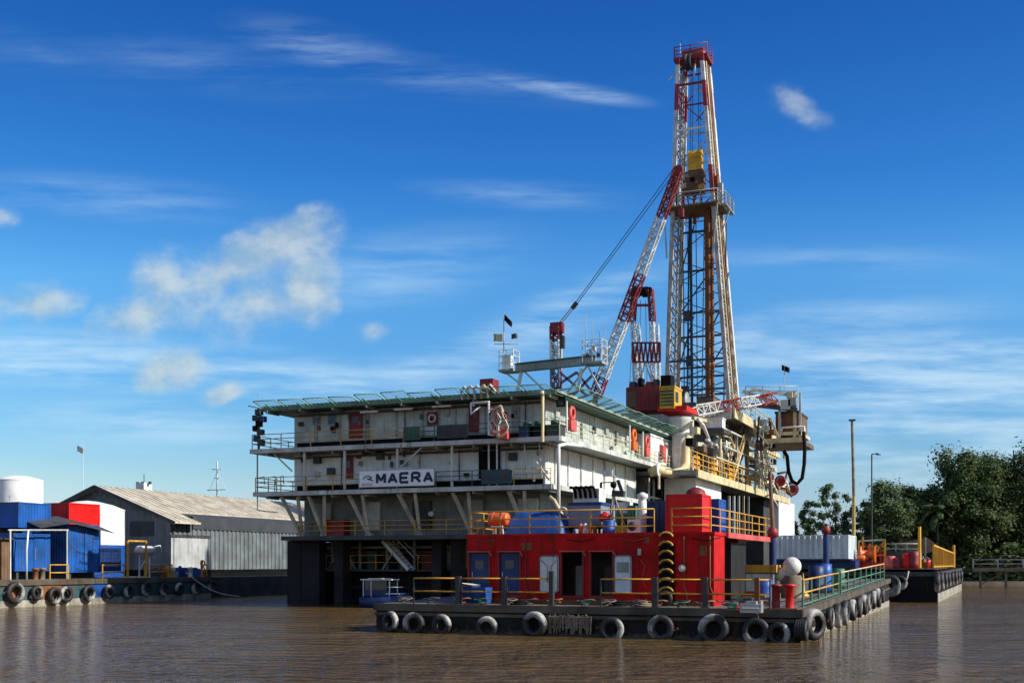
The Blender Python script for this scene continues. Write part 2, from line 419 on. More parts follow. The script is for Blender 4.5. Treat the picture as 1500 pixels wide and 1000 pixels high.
cum = field([(330,400,190,78,24,1), (420,355,110,58,18,1), (375,450,110,66,15,1), (445,415,80,66,60,.95), (215,452,140,50,14,.9), (255,405,90,75,20,.85), (170,470,90,34,5,.7),
             (45,440,105,46,10,1), (245,542,75,42,10,.85), (325,572,50,20,20,.5), (0,320,50,24,0,.45), (1172,158,80,36,-25,.5), (548,482,40,26,0,.4)], wuv)
cn_ = nz(9, 1, 1.3, 8, .60)
def nzo(scale, sx, sy, detail, rough, off):
    mp = nt.nodes.new('ShaderNodeMapping'); mp.inputs['Scale'].default_value = (sx, sy, 1); mp.inputs['Location'].default_value = (off[0]*sx, off[1]*sy, 0); L.new(uv, mp.inputs['Vector'])
    n = nt.nodes.new('ShaderNodeTexNoise'); n.inputs['Scale'].default_value = scale; n.inputs['Detail'].default_value = detail; n.inputs['Roughness'].default_value = rough
    L.new(mp.outputs[0], n.inputs['Vector']); return n.outputs[0]
cn2_ = nzo(9, 1, 1.3, 6, .58, (.010,.012))
cd = mr(mth('ADD', cum, mth('MULTIPLY', mth('SUBTRACT', cn_, .5), 2.6)), .03, .95)
cd = mth('MULTIPLY', cd, mr(cum, .0, .3))
# thin streaked high cloud
cir = field([(120,530,420,60,-4,1), (430,560,330,60,-8,.95), (800,470,300,55,22,.75), (640,540,320,50,12,.7), (820,130,170,20,-9,.75), (620,110,330,40,-8,.4), (1350,570,460,120,-6,1.2), (1480,520,220,40,-12,1),
             (1330,640,500,100,0,1.3), (1090,500,90,60,30,.7), (760,285,220,30,-3,.45), (1010,590,200,60,12,.6), (300,95,380,60,-8,.28), (60,80,260,60,-12,.2), (480,75,200,50,-14,.5), (560,400,300,80,10,.5), (200,620,380,60,-3,.6), (900,640,300,80,5,.6), (1250,470,330,60,4,.5), (160,290,330,50,-5,.4), (1200,380,380,40,0,.35)], uv)
sn = nz(7, .55, 5.0, 6, .62, 8); sn2 = nz(24, .6, 3.2, 5, .6, -10)
cs = mr(mth('ADD', mth('MULTIPLY', sn, .75), mth('MULTIPLY', sn2, .25)), .38, .66)
cf = mth('MULTIPLY', mth('MULTIPLY', mr(cir, 0, .8), cs), .70)
# polarised, saturated air: per channel contrast of the sky light
sp_ = nt.nodes.new('ShaderNodeSeparateColor'); L.new(hs.outputs['Color'], sp_.inputs[0]); cc_ = nt.nodes.new('ShaderNodeCombineColor')
for k, (a_, g_) in enumerate(((2.04,1.68),(1.46,1.33),(1.22,.85))):
    L.new(mth('MULTIPLY', mth('POWER', mth('MULTIPLY', sp_.outputs[k], .1), g_), 10*a_*SKYK), cc_.inputs[k])
rp_ = nt.nodes.new('ShaderNodeValToRGB'); L.new(mth('MULTIPLY', v_, 2.0, None, True), rp_.inputs[0]); cr_ = rp_.color_ramp
for k, (p_, c_) in enumerate(((.0,(.72,.95,1.25)),(.15,(1.05,1.02,1.02)),(.264,(1.12,1.1,1.12)),(.5,(2.1,1.6,1.32)),(.67,(1.28,1.26,1.2)),(.95,(1,1,1)))):
    e_ = cr_.elements[k] if k < 2 else cr_.elements.new(p_)
    e_.position = p_; e_.color = (c_[0]/3, c_[1]/3, c_[2]/3, 1)
vm_ = nt.nodes.new('ShaderNodeVectorMath'); vm_.operation = 'MULTIPLY'; L.new(cc_.outputs[0], vm_.inputs[0]); L.new(rp_.outputs[0], vm_.inputs[1])
v3_ = nt.nodes.new('ShaderNodeVectorMath'); v3_.operation = 'SCALE'; v3_.inputs['Scale'].default_value = 3.0; L.new(vm_.outputs[0], v3_.inputs[0])
# unseen bright cloud added behind the camera to lift the fill on shaded faces
bk = mth('MULTIPLY', mr(dot((FW[0], FW[1], -.15)), .25, -.15), mr(dot((0,0,1)), -.02, .1))
nb_ = nt.nodes.new('ShaderNodeTexNoise'); nb_.inputs['Scale'].default_value = 3.0; nb_.inputs['Detail'].default_value = 6; L.new(gen, nb_.inputs['Vector'])
col = cmix(mth('MULTIPLY', bk, mr(nb_.outputs[0], .48, .66)), v3_.outputs[0], (6.5, 6.8, 6.9))
col = cmix(cf, col, (4.9, 6.5, 7.6))
shade = mr(mth('SUBTRACT', cn_, cn2_), -.10, .12)
ccol = cmix(shade, (3.1, 4.1, 4.7), (5.2, 5.7, 5.5))
col = cmix(mth('MULTIPLY', cd, .72), col, ccol)
L.new(col, bg.inputs[0])

# ------------------------------------------------------------------ water and far bank
def sheet(name, x0, x1, y0, y1, z, mat):
    o = MB().poly([(x0,y0,z),(x1,y0,z),(x1,y1,z),(x0,y1,z)]).build(name, mat); return tag(o, kind='structure')
sheet('river_water', -4000, 4000, -300, 9000, 0, 'water')
bm_ = MB()          # muddy far bank: one rising sheet with an uneven edge
n = 120; rows = []
for j, (dy, z) in enumerate(((0,-.4),(1.2,.35),(4,.8),(12,1.2),(200,1.6),(6000,2.5))):
    row = []
    for i in range(n+1):
        X = -420+i*7.5
        yb = 184+2.5*noise.noise(Vector((X*.06,1.3,0)))+5*noise.noise(Vector((X*.017,4,0)))
        row.append((X, yb+dy, z+.2*noise.noise(Vector((X*.3,dy,2)))))
    rows.append(bm_.add(row))
for a, b in zip(rows, rows[1:]):
    for i in range(n): bm_.face((a+i, a+i+1, b+i+1, b+i), True)
tag(bm_.build('river_bank', 'bank'), kind='structure')
# quay that the warehouse stands on
tag(MB().box(-130,-69,88,150,-1,1.9).build('quay', 'conc'), kind='structure')

# ------------------------------------------------------------------ tyre fenders
def make_tyre(Rr=.56, w=.34):
    mb = MB(); prof = [(.30,-.09),(.34,-.15),(.45,-.17),(.53,-.15),(.58,-.09),(.585,0),(.58,.09),(.53,.15),(.45,.17),(.34,.15),(.30,.09),(.36,.05),(.40,0),(.36,-.05)]
    n = 28; rings = []
    for k in range(n):
        a = 2*math.pi*k/n
        rings.append(mb.add([(r*math.cos(a)*(1+.012*(k%2)*(r>.55)), h, r*math.sin(a)*(1+.012*(k%2)*(r>.55))) for r, h in prof]))
    m = len(prof)
    for k in range(n):
        a, b = rings[k], rings[(k+1)%n]
        for j in range(m): mb.face((a+j, b+j, b+(j+1)%m, a+(j+1)%m), True)
    return mb
tyre0 = make_tyre().build('tyre_fender', 'rubber')
ch = MB()
for k in range(4): ch.torus((.04*(-1)**k, .0, .33+.13*k), .05, .016, 'y' if k%2 else 'x', 8, 4)
ch.build('chain', 'rust', tyre0, (0,0,0))
used = []
def tyre(loc, rz, label, group, sc=1.0, tilt=0, ry=0):
    sc *= rnd.uniform(.90, 1.08)
    o = tyre0 if not used else copy_tree(tyre0); used.append(o)
    o.location = loc; o.rotation_euler = (tilt, ry, rz); o.scale = (sc, rnd.uniform(.9,1.1)*sc, sc)
    return tag(o, label, 'tyre', group)
# ------------------------------------------------------------------ the near work barge
BX0, BX1, BY0, BY1 = -26.9, -7.25, 48.2, 92.0
def dz(Y): return 1.3+.75*max(0, (Y-BY0)/(BY1-BY0))
g = thing('work_barge', 'long flat work barge with dark weathered hull carrying the red deckhouse', 'barge', (BX1, BY0, 0))
h = MB(); ks = [BY0+(BY1-BY0)*k/8 for k in range(9)]
ring = [h.add([(BX0,y,-.8),(BX1,y,-.8),(BX1,y,dz(y)-.02),(BX0,y,dz(y)-.02)]) for y in ks]
for a, b in zip(ring, ring[1:]):
    for k in range(4): h.face((a+k, a+(k+1)%4, b+(k+1)%4, b+k))
h.face((ring[0],ring[0]+1,ring[0]+2,ring[0]+3)); h.face((ring[-1]+3,ring[-1]+2,ring[-1]+1,ring[-1]))
h.build('hull', 'hullg', g)
d = MB()
for y0, y1 in zip(ks, ks[1:]): d.poly([(BX0,y0,dz(y0)),(BX1,y0,dz(y0)),(BX1,y1,dz(y1)),(BX0,y1,dz(y1))])
d.build('deck', 'deck', g)
rb = MB(); rb.box(BX0-.1,BX1+.12,BY0-.14,BY0-.003,1.0,1.33); rb.build('rubbing_strake', 'rub', g)
rb = MB(); rb.box(BX0-.06,BX1+.08,BY0-.08,BY0-.002,.78,.92); rb.build('rubbing_strake', 'rub', g)
rb = MB(); rb.beam((BX1+.07,BY0,1.17),(BX1+.07,BY1,1.92),.14,.32); rb.build('rubbing_strake', 'rub', g)
rb = MB(); rb.beam((BX1+.05,BY0,.75),(BX1+.05,BY1,1.35),.1,.14); rb.build('rubbing_strake', 'rub', g)
rb = MB(); rb.box(BX1+.002,BX1+.03,BY0+3,BY1,-.3,.42); rb.build('waterline_band', 'wline', g)
rb = MB(); rb.box(BX0,BX1,BY0-.012,BY0-.002,-.3,.16); rb.build('waterline_band', 'hullg', g)
# worn strip of coir netting hung over the front
px_ = [onY(p, BY0)[0] for p in (806, 868)]
nb = MB()
for k in range(34):
    x = px_[0]+(px_[1]-px_[0])*k/33
    nb.tube((x,BY0-.16,.95+rnd.uniform(-.05,.05)), (x+rnd.uniform(-.12,.12),BY0-.2,.25+rnd.uniform(-.15,.15)), rnd.uniform(.025,.05), 5)
for z in (.85,.6,.4): nb.tube((px_[0],BY0-.19,z),(px_[1],BY0-.19,z),.03,5)
single(nb, 'rope_netting', 'wood', 'frayed brown rope netting hung over the barge front between two tyres', 'netting')

fx = [(572,910,.9,'pale'),(606,913,.85,''),(647,914,.85,''),(713,918,.8,''),(783,914,1.0,''),(896,921,.95,''),(968,919,1.0,''),(1045,921,1.05,''),(1107,924,1.0,''),(1141,928,.8,'')]
for k, (px, py, s, _) in enumerate(fx):
    X, dd = onY(px, BY0-.32)
    tyre((X, BY0-.32, zz(py, dd)), R(rnd.uniform(-7,7)) if k else R(-22), f'{ORD[k]} tyre fender from the pointed left end along the barge front', 'tyres along the barge front', s, R(rnd.uniform(-6,3)), rnd.uniform(-3,3))
sx = [(1192,914),(1216,905),(1227,901),(1238,897),(1249,893),(1258,889),(1266,885),(1273,881),(1280,878),(1286,875),(1292,872)]
for k, (px, py) in enumerate(sx):
    Y, dd = onX(px, BX1+.34)
    z = zz(py, dd)
    tyre((BX1+.34, Y, max(.45, z)), R(90) if k else R(62), f'{ORD[k]} tyre fender back from the near corner on the long barge side', 'tyres along the barge side', .95+.1*(k%3==0), R(rnd.uniform(-5,5)), rnd.uniform(-3,3))
# squashed upright fender at the very corner
cr = MB(); c = Vector((BX1+.1, BY0-.22, .5))
for k in range(5): cr.torus(c+Vector((.09*k-.2,0,0)), .3, .16, 'x', 16, 6, .5)
single(cr, 'fender_bundle', 'rubber', 'bundle of tyres pressed side by side at the near corner of the barge', 'fender')

# deckhouse
HX0, HX1, HY0, HY1, HZ = -23.1, -11.25, 50.2, 58.5, 4.45
g = thing('deckhouse', 'red steel deckhouse with six doorways and a flat railed roof', 'deckhouse', ((HX0+HX1)/2, HY0, 1.33))
doors = [(688,716,809,866,'blue'),(732,761,808,866,'blue'),(823,853,808,868,'open'),(866,897,808,868,'open')]
w = MB()
xs = [HX0]
for a, b, t, bt, kd in doors: xs += [onY(a, HY0)[0], onY(b, HY0)[0]]
xs.append(HX1-.02)
dt = 3.72
for i in range(0, len(xs), 2): w.box(xs[i], xs[i+1], HY0, HY0+.12, 1.34, HZ)
for i in range(1, len(xs)-1, 2):
    w.box(xs[i], xs[i+1], HY0, HY0+.12, dt, HZ); w.box(xs[i], xs[i+1], HY0, HY0+.12, 1.34, 1.75)
w.box(HX0, HX0+.12, HY0+.12, HY1, 1.34, HZ); w.box(HX0+.12, HX1-.6, HY1-.12, HY1, 1.34, HZ)
w.build('wall', 'red', g)
w = MB(); w.box(HX1-.6, HX1, HY0+.003, HY0+2.2, 1.34, HZ); w.build('corner_post', 'red', g)
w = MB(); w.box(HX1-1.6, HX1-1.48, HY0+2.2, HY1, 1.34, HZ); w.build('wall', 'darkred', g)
w = MB(); w.box(HX0-.05, HX1+.05, HY0-.05, 65.2, HZ, HZ+.14); w.build('roof', 'red', g)
w = MB()
for k in range(1, 10):
    x = HX0+(HX1-HX0)*k/10+.2
    if not any(xs[i]-.15 < x < xs[i+1]+.15 for i in range(1, len(xs)-1, 2)): w.box(x-.02,x+.02,HY0-.025,HY0-.002,1.4,HZ-.06)
w.build('weld_seam', 'red', g)
w = MB(); w.box(HX0+1, HX1-2, HY0+2.6, HY0+2.7, 1.34, HZ-.02); w.build('inner_bulkhead', 'dkgrey', g)
for i in range(1, len(xs)-1, 2):
    w = MB(); a, b = xs[i], xs[i+1]
    w.box(a-.08,b+.1,HY0-.14,HY0-.003,dt+.02,dt+.07); w.beam((b+.06,HY0-.075,dt+.03),(b+.2,HY0-.075,dt-.18),.13,.05)
    w.build('rain_visor', 'pink', g)
for (a, b, t, bt, kd), i in zip(doors, range(1, len(xs)-1, 2)):
    if kd == 'blue':
        dr = MB().box(xs[i]+.03, xs[i+1]-.03, HY0+.045, HY0+.10, 1.77, dt-.03).build('door', 'navy', g)
        cxx = (xs[i]+xs[i+1])/2
        MB().box(cxx-.22,cxx+.22,HY0+.02,HY0+.043,2.95,3.35).build('window','glass',dr)
        MB().tube((xs[i]+.14,HY0+.0,2.55),(xs[i]+.14,HY0+.0,2.8),.025,6).build('handle','galv',dr)
    else:
        MB().box(xs[i]+.25, xs[i+1]-.3, HY0+1.2, HY0+1.25, 1.5, 3.1).build('locker', 'grey' if i == 5 else 'dkgrey', g)
def rdoor(a, b, t, bt, mat, label):
    x0 = onY(a, HY0-.1)[0]; x1, s = onY(b, HY0-.1); z1 = zz(t, s); z0 = zz(bt, s); r = .16
    pts = []
    for cx_, cz_, st in ((x1-r,z1-r,0),(x0+r,z1-r,90),(x0+r,z0+r,180),(x1-r,z0+r,270)):
        for k in range(5):
            q = R(st+k*22.5); pts.append((cx_+r*math.cos(q), cz_+r*math.sin(q)))
    mb = MB(); f0 = [(p[0],HY0-.12,p[1]) for p in pts]; f1 = [(p[0],HY0-.05,p[1]) for p in pts]
    mb.poly(f0[::-1]); mb.poly(f1)
    for k in range(len(pts)): q = (k+1)%len(pts); mb.poly([f0[k],f0[q],f1[q],f1[k]])
    o = mb.build('door', mat, g); o['label'] = label
    rm = MB(); f = [(p[0]*.94+(x0+x1)/2*.06, HY0-.135, p[1]*.97+(z0+z1)/2*.03) for p in pts]
    rm.path(f+[f[0]], .018, 4); rm.build('seal', 'dkgrey' if mat == 'white' else 'grey', o)
    return o, x0, x1, z0, z1
o, x0, x1, z0, z1 = rdoor(790, 818, 813, 868, 'white', 'white weathertight door swung open against the wall')
m_ = MB(); xm = (x0+x1)/2
m_.path([(x0+.1,HY0-.15,z1-.2),(xm-.05,HY0-.15,z1-.5),(xm-.05,HY0-.15,z0+.5)],.022,5); m_.path([(x1-.1,HY0-.15,z1-.2),(xm+.12,HY0-.15,z1-.5),(xm+.12,HY0-.15,z1-.9)],.022,5); m_.build('dog_lever','grey',o)
o, x0, x1, z0, z1 = rdoor(900, 925, 813, 869, 'cont', 'pale grey weathertight door swung open against the wall')
MB().box(x0+.12,x1-.12,HY0-.145,HY0-.12,z1-.75,z1-.3).build('panel','grey',o)
X, s = onY(999, HY0-.05); MB().sphere((X,HY0-.1,zz(832,s)),.16,10,6,1,.6,1).build('floodlight','white',g)
X, s = onY(937, HY0-.05); MB().box(X-.07,X+.07,HY0-.16,HY0-.003,zz(808,s)-.15,zz(808,s)+.15).build('bulkhead_lamp','galv',g)
MB().path([(X,HY0-.04,3.4),(X+.25,HY0-.05,3.1),(X+.1,HY0-.05,2.6),(X+.35,HY0-.05,2.0)],.02,5).build('cable','pink',g)
# canopy side: hanging canopy beam along the eave and lockers below it
MB().box(HX1+.06,HX1+.16,HY0+2.3,65.2,HZ-.08,HZ+.17).build('eave_beam','pink',g)
# ladder of half tyres painted yellow
X, s = onY(975, HY0-.3)
t = thing('half_tyre_ladder', 'upright strip of black half tyres with yellow lips on the red wall', 'bumper strip', (X, HY0-.2, 1.4))
for k in range(7):
    zc = zz(868-k*13.4, s); mb = MB(); yb = MB()
    for r_, b_, q0 in ((.26, mb, 0), (.31, yb, 0)):
        pts = [Vector((X+r_*1.0*math.cos(R(a)), HY0-.2, zc+r_*.75*math.sin(R(a)))) for a in range(10, 171, 16)]
        b_.path(pts if b_ is mb else [q+Vector((0,-.05,.02)) for q in pts], .07 if b_ is mb else .05, 6)
    c = mb.build('half_tyre','rubber',t); yb.build('painted_lip','yellow',c)
mb = MB(); mb.box(X-.34,X+.34,HY0-.12,HY0-.027,1.5,4.1); mb.build('backing_board','void',t)
mb = MB().torus((X+.05,HY0-.55,1.68),.24,.11,'y',18,7); single(mb,'spare_tyre_fender','rubber','small black tyre leaning upright under the half tyre strip','tyre')

# roof rails of the deckhouse
zr = HZ+.14
Xa = onY(690, HY0+.05)[0]; Xb = onY(958, HY0+.05)[0]
railing('guard_railing', 'long yellow pipe railing along the red deckhouse roof edge', [(Xa,HY0+3,zr),(Xa,HY0+.05,zr),(Xb,HY0+.05,zr)], 1.05, (.3,.68,1.05), 1.55, .032, 'yellow')
Xc = onY(984, HY0+.05)[0]
railing('guard_railing', 'short yellow railing around the red box on the deckhouse roof', [(Xc,HY0+.05,zr),(HX1-.15,HY0+.05,zr),(HX1-.05,64.8,zr)], 1.05, (.3,.68,1.05), 1.9, .032, 'yellow')

# things on the deckhouse roof
g = thing('red_box_container', 'tall plain red steel box on the deckhouse roof above the corner', 'container', (-12.8, 51.05, zr))
MB().box(-13.6,-12.0,51.05,52.75,zr,6.28).build('body','redbox',g)
e = MB()
for x in (-13.6,-12.0):
    for y in (51.05,52.75): e.box(x-.04,x+.04,y-.04,y+.04,zr,6.31)
for z in (6.27,): 
    for y in (51.05,52.75): e.box(-13.56,-12.04,y-.035,y+.035,z-.04,z+.045)
    for x in (-13.6,-12.0): e.box(x-.035,x+.035,51.09,52.71,z-.04,z+.045)
e.build('edge_frame','redbox',g); MB().box(-13.2,-12.4,51.03,51.048,4.9,5.8).build('hatch','redbox',g)
X, s = onY(1014, 53.2); mb = MB(); mb.lathe((X,53.9,zr),[(.05,0),(.55,.05),(.55,1.7),(.42,2.05),(.15,2.2)],16); single(mb,'red_drum_tank','darkred','domed dark red drum half hidden behind the tall red box','tank')
def box_thing(name, px0, px1, Y, D, z0, z1, mat, label, cat, lidm=None):
    x0 = onY(px0, Y)[0]; x1 = onY(px1, Y)[0]
    t = thing(name, label, cat, ((x0+x1)/2, Y, z0))
    b = MB(); b.corr((x0,Y),(x1,Y),z0+.06,z1-.08,.035,.28,(0,-1)); b.corr((x1,Y),(x1,Y+D),z0+.06,z1-.08,.035,.28,(1,0)); b.corr((x0,Y+D),(x0,Y),z0+.06,z1-.08,.035,.28,(-1,0)); b.corr((x1,Y+D),(x0,Y+D),z0+.06,z1-.08,.035,.28,(0,1)); b.build('body',mat,t)
    f = MB()
    for x in (x0,x1):
        for y in (Y,Y+D): f.box(x-.05,x+.05,y-.05,y+.05,z0,z1)
    for z in (z0+.04, z1-.05):
        for y in (Y,Y+D): f.box(x0+.05,x1-.05,y-.045,y+.045,z-.045,z+.045)
        for x in (x0,x1): f.box(x-.045,x+.045,Y+.05,Y+D-.05,z-.045,z+.045)
    f.build('frame',lidm or mat,t); MB().box(x0+.04,x1-.04,Y+.04,Y+D-.04,z1-.06,z1-.025).build('lid',lidm or mat,t)
    return t
box_thing('blue_box_container', 947, 976, 52.9, 1.6, zr, 6.15, 'navy', 'dark blue steel box standing behind and beside the tall red box', 'container')
box_thing('blue_cabinet', 1034, 1052, 55.0, 1.5, zr, 6.3, 'blue', 'blue steel cabinet behind the lit side of the tall red box', 'cabinet')
X, s = onY(731, 51.6)
g = thing('rescue_float', 'orange rescue float strapped on a white cradle behind the roof railing', 'float', (X,51.6,zr))
MB().lathe((X-.5,51.6,5.33),[(.1,0),(.3,.03),(.33,.1),(.33,.9),(.3,.97),(.1,1.0)],18,'x').build('float_body','orange',g)
for k in (-.25,.25): MB().torus((X+k,51.6,5.33),.335,.03,'x',20,5).build('strap','pink',g)
mb = MB()
for k in (-.25,.25): mb.beam((X+k,51.5,zr),(X+k*.7,51.5,5.1),.08)
mb.box(X-.3,X+.3,51.3,51.9,4.95,5.02); mb.build('cradle','white',g)
# tarpaulin heap
xa, s = onY(742, 52.2); xb, s = onY(832, 52.2)
tp = MB(); nx, ny = 30, 12; idx = {}
for i in range(nx+1):
    for j in range(ny+1):
        u, v = i/nx, j/ny; ed = min(u*6, (1-u)*6, v*4, (1-v)*4, 1)
        zt = (1.05+.12*noise.noise(Vector((u*5,v*3,1)))+.05*noise.noise(Vector((u*16,v*9,3))))*(ed**.5)
        idx[i,j] = tp.add([(xa+(xb-xa)*u+.08*noise.noise(Vector((u*9,v*8,6))), 51.5+2.2*v, zr+.01+zt)])
for i in range(nx):
    for j in range(ny): tp.face((idx[i,j],idx[i+1,j],idx[i+1,j+1],idx[i,j+1]), True)
single(tp,'tarpaulin_cover','tarp','blue tarpaulin draped over bulky gear on the deckhouse roof','tarpaulin')
# engine set with exhausts
xa = onY(833, 52)[0]; xb, s = onY(880, 52)
g = thing('generator_set', 'blue grey generator on a stand with five black curved exhaust pipes', 'generator', ((xa+xb)/2,52,zr))
MB().box(xa,xb,52,53.4,5.0,5.95).build('casing','galv',g).data.materials[0] = pm('blue_grey_casing',(.16,.24,.33),.5,.25,.05)
MB().box(xa-.04,xb+.04,51.96,53.44,5.955,6.1).build('top_cover','navy',g)
MB().box(xa+.15,xb-.15,52.2,53.2,6.1,6.75).build('silencer_box','white',g)
mb = MB()
for x in (xa+.1,xb-.1):
    for y in (52.1,53.3): mb.beam((x,y,zr),(x,y,5.0),.1)
mb.beam((xa+.1,52.1,zr+.3),(xb-.1,52.1,5.0),.05)
for pa, pb in (((xa+.1,52.1),(xb-.1,52.1)),((xb-.1,52.1),(xb-.1,53.3)),((xb-.1,53.3),(xa+.1,53.3)),((xa+.1,53.3),(xa+.1,52.1))): mb.beam((*pa,4.9),(*pb,4.9),.06); mb.build('stand','struct',g)
for k in range(5):
    x = xa+.3+(xb-xa-.6)*k/4
    MB().path([(x,52.15,6.3),(x-.02,52.12,6.6),(x-.1,52.1,6.8),(x-.28,52.1,6.82)],.075,8).build('exhaust_pipe','void',g)
for k in range(4): 
    X, s = onY(850+k*7, 51.7); MB().lathe((X,51.75,zr),[(.04,0),(.11,.02),(.11,.42),(.05,.5)],10).build('bottle',['pink','white','pink','rust'][k],g)
# signal mast on the deckhouse roof
X, s = onY(899, 51.4)
g = thing('signal_mast', 'slim mast with crossarms and a radar bar rising from the deckhouse roof', 'mast', (X,51.4,zr))
MB().tube((X,51.4,zr),(X,51.4,zz(684,s)),.07,8,.03).build('pole','galv',g)
MB().tube((X-.63,51.4,zz(706,s)),(X+.1,51.4,zz(706,s)),.03,6).build('crossarm','dkgrey',g)
MB().box(X-.66,X-.58,51.34,51.46,zz(714,s),zz(706,s)).build('lamp','void',g)
MB().tube((X-.5,51.4,zz(694,s)),(X+.1,51.4,zz(698,s)),.03,6).build('crossarm','white',g)
MB().box(X-.5,X-.05,51.3,51.5,zz(697,s),zz(688,s)).build('lamp_board','white',g)
MB().beam((X-.05,51.4,zz(722,s)),(X+.55,51.3,zz(724,s)),.2,.28).build('radar_bar','dkgrey',g)
MB().beam((X+.2,51.4,zz(703,s)),(X+.42,51.4,zz(722,s)),.14).build('horn','dkgrey',g)
MB().sphere((X+.02,51.3,zz(710,s)),.16,10,6).build('lamp','void',g)
MB().beam((X-.03,51.42,zz(760,s)),(X+.1,51.42,zz(735,s)),.06).build('bracket','blue',g)
for pa, pb, q in (((X-.4,52,zr),(X-.02,51.4,zz(715,s)),0),((X+.5,52,zr),(X+.02,51.4,zz(725,s)),0)): MB().tube(pa,pb,.025,5).build('stay','cream',g)
# barrel, chest, air conditioner, pillar
X, s = onY(892, 51.0); mb = MB(); mb.lathe((X,51,zr),[(.05,0),(.27,.02),(.29,.25),(.27,.28),(.29,.55),(.27,.6),(.05,.62)],16); single(mb,'blue_barrel','blue','blue plastic barrel beside the signal mast on the deckhouse roof','barrel')
X, s = onY(886, 51.8); mb = MB(); mb.sphere((X,51.8,5.35),.3,12,7,1,1,.8); mb.lathe((X,51.8,zr),[(.05,0),(.12,.02),(.12,.6)],8); single(mb,'red_vent_cowl','redbox','round red vent cowl just left of the signal mast base','vent')
g = thing('air_conditioner', 'white air conditioner unit with a dark round grille by the roof railing', 'air conditioner', (onY(927,50.9)[0],50.9,zr))
xa = onY(919,50.9)[0]; xb = onY(938,50.9)[0]
MB().box(xa,xb,50.9,51.4,zr-.0,zr+.62).build('casing','cont',g); mb = MB()
mb.lathe(((xa+xb)/2-.08,50.89,zr+.31),[(.21,0),(.21,-.02),(.05,-.03)],18,'y'); mb.build('fan_grille','dkgrey',g)
X, s = onY(941, 51.8); mb = MB(); mb.lathe((X,51.8,zr),[(.1,0),(.2,.02),(.2,1.5),(.16,1.55),(.26,1.62),(.26,1.8),(.05,1.9)],14); mb.box(X-.3,X+.3,51.7,51.9,zr+.7,zr+.8); single(mb,'white_vent_pipe','white','thick white vent pipe with a flanged cap left of the blue box','vent pipe')
g = thing('winch_set', 'small green and yellow winch set on the deckhouse roof beside the mast', 'winch', (onY(916,52)[0],52,zr))
X, s = onY(916,52); MB().box(X-.5,X+.45,51.7,52.6,zr,zr+.35).build('bed','yellow',g); MB().lathe((X-.35,52,zr+.75),[(.4,0),(.4,.08),(.2,.1),(.2,.6),(.4,.62),(.4,.7)],16,'x').build('drum','green',g); MB().box(X+.2,X+.5,51.7,52.3,zr+.35,zr+1.3).build('motor','green',g); MB().box(X-.6,X+.1,52.4,52.9,zr+.9,zr+1.5).build('control_box','white',g)
# diagonal davit behind the generator
X, s = onY(826, 53.6); g = thing('davit_arm', 'pale steel davit arm slanting up beside the generator', 'davit', (X,53.6,zr))
MB().path([(X+.15,53.6,zr),(X-.1,53.6,5.6),(X-.5,53.6,6.3),(X-.75,53.6,6.5)],.09,8).build('arm','cream',g); MB().tube((X-.75,53.6,6.5),(X-.75,53.6,5.9),.03,5).build('fall_wire','galv',g); MB().torus((X+.05,53.3,5.7),.22,.05,'y',16,6).build('hand_wheel','white',g)

# front and side railings of the barge
gap = [(606,668),(676,736),(742,806)]
for k, (a, b) in enumerate(gap+[(880,956),(962,1030),(1036,1128)]):
    x0 = onY(a, BY0+.25)[0]; x1 = onY(b, BY0+.25)[0]
    lab = ['pale yellow bars of the railing over the leftmost tyres on the barge front','yellow railing bay in front of the two blue doors','yellow railing bay in front of the open white door','yellow railing bay in front of the pale grey door','yellow railing bay in front of the red wall by the half tyre strip','yellow railing bay at the near corner beside the red bollards'][k]
    railing('deck_railing', lab, [(x0,BY0+.25,1.3),(x1,BY0+.25,1.3)], 1.25, (.62,1.22), 3.0, .04, 'yellow', 'barge deck railings', pmat='dkgrey')
post0 = None
for k, px in enumerate((672, 739, 808, 960, 1033, 1109)):
    x, s = onY(px, BY0+.25)
    mb = MB().box(x-.1,x+.1,BY0+.15,BY0+.35,1.3,2.62+(.25 if px == 808 else 0)); mb.box(x-.16,x+.16,BY0+.1,BY0+.4,1.31,1.36)
    single(mb,'stanchion_post','dkgrey' if px != 1109 else 'rust',['thick dark railing post beside the blue skiff','thick dark railing post between the two blue doors','taller dark railing post before the white door','thick dark railing post under the half tyre strip','thick dark railing post before the bright red corner','rusty thick railing post nearest the red bollards'][k],'post')
g = None
ya = onX(1176, BX1-.25)[0]; yb = onX(1228, BX1-.25)[0]; yc = onX(1284, BX1-.25)[0]
railing('side_railing','green and yellow side railing behind the red bollards on the barge',[(BX1-.25,ya,dz(ya)),(BX1-.25,yb,dz(yb))],1.15,(.1,.6,1.15),2.6,.045,'green','barge deck railings',bm=['green','yellow','yellow'])
railing('side_railing','green side railing along the far half of the barge side',[(BX1-.25,yb+1,dz(yb+1)),(BX1-.25,yc+6,dz(yc+6))],1.15,(.1,.6,1.15),3.2,.045,'green','barge deck railings',bm=['green','green','cream'])
X, s = onY(1146, BY0+.7)
g = thing('mooring_bollard','twin red mooring bollard standing at the near corner of the barge','bollard',(X,BY0+.7,1.3))
for dx, mt in ((-.26,'darkred'),(.3,'redbox')):
    MB().lathe((X+dx,BY0+.7,1.3),[(.2,0),(.17,.06),(.17,.92),(.25,.95),(.25,1.03),(.06,1.06)],16).build('bollard_post',mt,g)
MB().box(X-.6,X+.65,BY0+.4,BY0+1.0,1.3,1.36).build('base_plate','rust',g)
